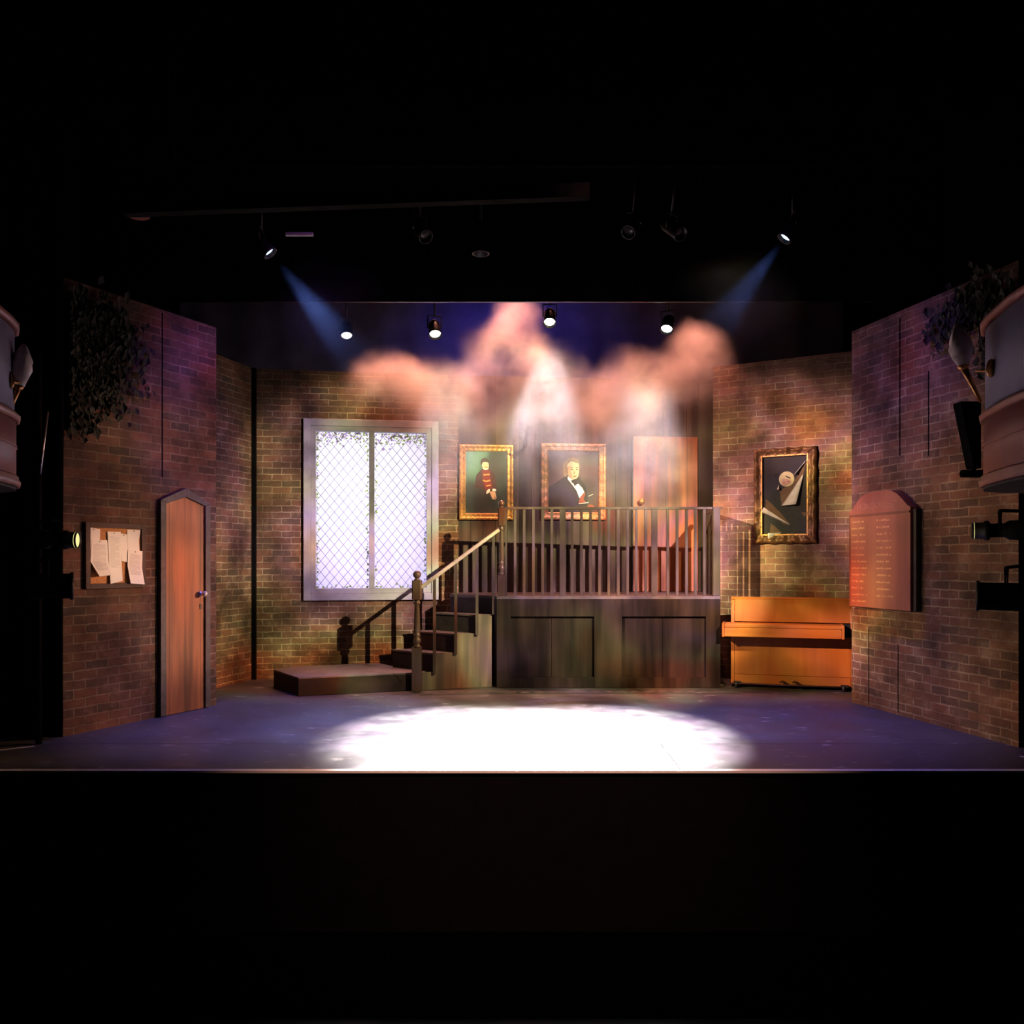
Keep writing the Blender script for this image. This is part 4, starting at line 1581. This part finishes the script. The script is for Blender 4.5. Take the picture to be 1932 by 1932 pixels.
# tape marks on the floor
for (x0, y0, x1, y1, lb) in ((-4.0, 6.42, -3.73, 6.62, 'white tape mark on the floor in front of the black curtain by the noticeboard wall'), (3.76, 6.28, 3.9, 6.16, 'white tape mark on the floor at the foot of the honours board wall')):
    d = Vector((x1 - x0, y1 - y0))
    M = Matrix.Translation((x0, y0, 0)) @ Matrix.Rotation(math.atan2(d.y, d.x), 4, 'Z')
    tag(MB().box(0, d.length, -.02, .02, .0005, .0015, M).build('floor_tape', M_tape), lb, 'tape')

# ------------------------------------------------------------------ smoke and haze


def smoke_mat(name, blobs, dens, nscale, col=(.95, .93, .92), seed=0.0, thr=(.36, .64)):
    m = bpy.data.materials.new(name)
    m.use_nodes = True
    nt = m.node_tree
    nt.nodes.remove(nt.nodes['Principled BSDF'])
    vs = nt.nodes.new('ShaderNodeVolumeScatter')
    vs.inputs['Color'].default_value = (*col, 1)
    vs.inputs['Anisotropy'].default_value = .0
    nt.links.new(vs.outputs[0], nt.nodes['Material Output'].inputs['Volume'])
    tc = nt.nodes.new('ShaderNodeTexCoord')
    # warp the coordinate for wisps
    nw_ = N(nt, 'ShaderNodeTexNoise', Scale=nscale * .8, Detail=3.0)
    mp0 = nt.nodes.new('ShaderNodeMapping')
    mp0.inputs['Location'].default_value = (seed, seed, seed)
    nt.links.new(tc.outputs['Object'], mp0.inputs[0])
    nt.links.new(mp0.outputs[0], nw_.inputs['Vector'])
    wa = nt.nodes.new('ShaderNodeVectorMath')
    wa.operation = 'MULTIPLY_ADD'
    wa.inputs[1].default_value = (.4, .4, .4)
    nt.links.new(nw_.outputs['Color'], wa.inputs[0])
    wo = nt.nodes.new('ShaderNodeVectorMath')
    wo.inputs[1].default_value = (-.2, -.2, -.2)
    nt.links.new(tc.outputs['Object'], wo.inputs[0])
    nt.links.new(wo.outputs[0], wa.inputs[2])
    acc = None
    for (c, r, wgt) in blobs:
        mp = nt.nodes.new('ShaderNodeMapping')
        mp.vector_type = 'TEXTURE'
        mp.inputs['Location'].default_value = c
        mp.inputs['Scale'].default_value = r
        nt.links.new(wa.outputs[0], mp.inputs[0])
        ln = nt.nodes.new('ShaderNodeVectorMath')
        ln.operation = 'LENGTH'
        nt.links.new(mp.outputs[0], ln.inputs[0])
        mr = nt.nodes.new('ShaderNodeMapRange')
        mr.interpolation_type = 'SMOOTHSTEP'
        for i, x in ((1, 1.0), (2, .1), (3, 0), (4, wgt)):
            mr.inputs[i].default_value = x
        nt.links.new(ln.outputs['Value'], mr.inputs[0])
        if acc is None:
            acc = mr.outputs[0]
        else:
            ad = nt.nodes.new('ShaderNodeMath')
            ad.operation = 'ADD'
            nt.links.new(acc, ad.inputs[0])
            nt.links.new(mr.outputs[0], ad.inputs[1])
            acc = ad.outputs[0]
    n2 = N(nt, 'ShaderNodeTexNoise', Scale=nscale, Detail=5.0, Roughness=.55)
    nt.links.new(mp0.outputs[0], n2.inputs['Vector'])
    m2 = nt.nodes.new('ShaderNodeMapRange')
    for i, x in ((1, thr[0]), (2, thr[1]), (3, .15), (4, 1.4)):
        m2.inputs[i].default_value = x
    nt.links.new(n2.outputs[0], m2.inputs[0])
    mu = nt.nodes.new('ShaderNodeMath')
    mu.operation = 'MULTIPLY'
    nt.links.new(acc, mu.inputs[0])
    nt.links.new(m2.outputs[0], mu.inputs[1])
    m3 = nt.nodes.new('ShaderNodeMath')
    m3.operation = 'MULTIPLY'
    m3.inputs[1].default_value = dens
    nt.links.new(mu.outputs[0], m3.inputs[0])
    nt.links.new(m3.outputs[0], vs.inputs['Density'])
    return m


def smoke(name, label, blobs, dens, nscale, seed, org):
    bl = [(tuple(Vector(c) - Vector(org)), r, w) for c, r, w in blobs]
    mat = smoke_mat(name + '_vapour', bl, dens, nscale, seed=seed)
    lo = [min(c[i] - r[i] * 1.0 - .12 for c, r, w in bl) for i in range(3)]
    hi = [max(c[i] + r[i] * 1.0 + .12 for c, r, w in bl) for i in range(3)]
    # a rounded hull round the puffs
    mb = MB()
    c = [(a + b) / 2 for a, b in zip(lo, hi)]
    h = [(b - a) / 2 for a, b in zip(lo, hi)]
    nlat, nlon = 12, 24
    rows = []
    for i in range(1, nlat):
        ph = PI * i / nlat
        row = []
        for j in range(nlon):
            th = 2 * PI * j / nlon
            d = (math.sin(ph) * math.cos(th), math.sin(ph) * math.sin(th), -math.cos(ph))
            k = (abs(d[0]) ** 4 + abs(d[1]) ** 4 + abs(d[2]) ** 4) ** -.25
            row.append((c[0] + h[0] * d[0] * k, c[1] + h[1] * d[1] * k, c[2] + h[2] * d[2] * k))
        rows.append(row)
    mb.grid(rows, True)
    mb.bm.verts.ensure_lookup_table()
    mb.bm.faces.new(mb.bm.verts[:nlon])
    mb.bm.faces.new(mb.bm.verts[-nlon:])
    o = mb.build(name, mat)
    o.location = org
    return tag(o, label, 'smoke', kind='stuff')


smoke('smoke_cloud', 'salmon puff of smoke drifting above the lattice window', [
    ((-1.52, 10.4, 3.62), (.68, .42, .48), 1.0), ((-1.0, 10.35, 3.45), (.8, .4, .6), .8), ((-.5, 10.35, 3.35), (.7, .4, .65), .7)], 3.2, 2.2, 3.0, (-1.0, 10.4, 3.4))
smoke('smoke_cloud', 'glowing orange puff of smoke beside the middle hanging lamp', [
    ((-.06, 10.35, 3.92), (.68, .42, .6), 1.3), ((.05, 10.4, 4.42), (.45, .36, .35), .5), ((.45, 10.4, 3.55), (.6, .4, .7), .8)], 2.4, 2.4, 7.0, (0, 10.4, 3.8))
smoke('smoke_cloud', 'long salmon wing of smoke rising over the balcony door', [
    ((1.15, 10.4, 3.3), (.9, .42, .6), .9), ((1.75, 10.45, 3.62), (.95, .42, .55), .9), ((2.32, 10.45, 3.98), (.6, .4, .42), .9)], 2.0, 2.2, 11.0, (1.7, 10.4, 3.5))
smoke('haze', 'pale haze in the lamp beams in front of the portraits', [
    ((.36, 9.2, 2.88), (.85, .8, 1.1), 1.25), ((1.35, 9.15, 2.55), (.95, .8, .95), .9), ((-.65, 9.2, 2.75), (.75, .8, .95), .33)], .08, 1.5, 1.0, (.4, 9.2, 2.8))
smoke('haze', 'thin blue haze in the beam of the left blue lamp', [((-1.62, 7.52, 3.62), (.62, .5, .62), 1.0)], .034, 2.4, 5.0, (-1.7, 7.5, 3.8))
smoke('haze', 'thin blue haze in the beam of the right blue lamp', [((2.0, 7.5, 3.80), (.6, .5, .6), .8)], .017, 2.4, 9.0, (2.0, 7.5, 3.8))
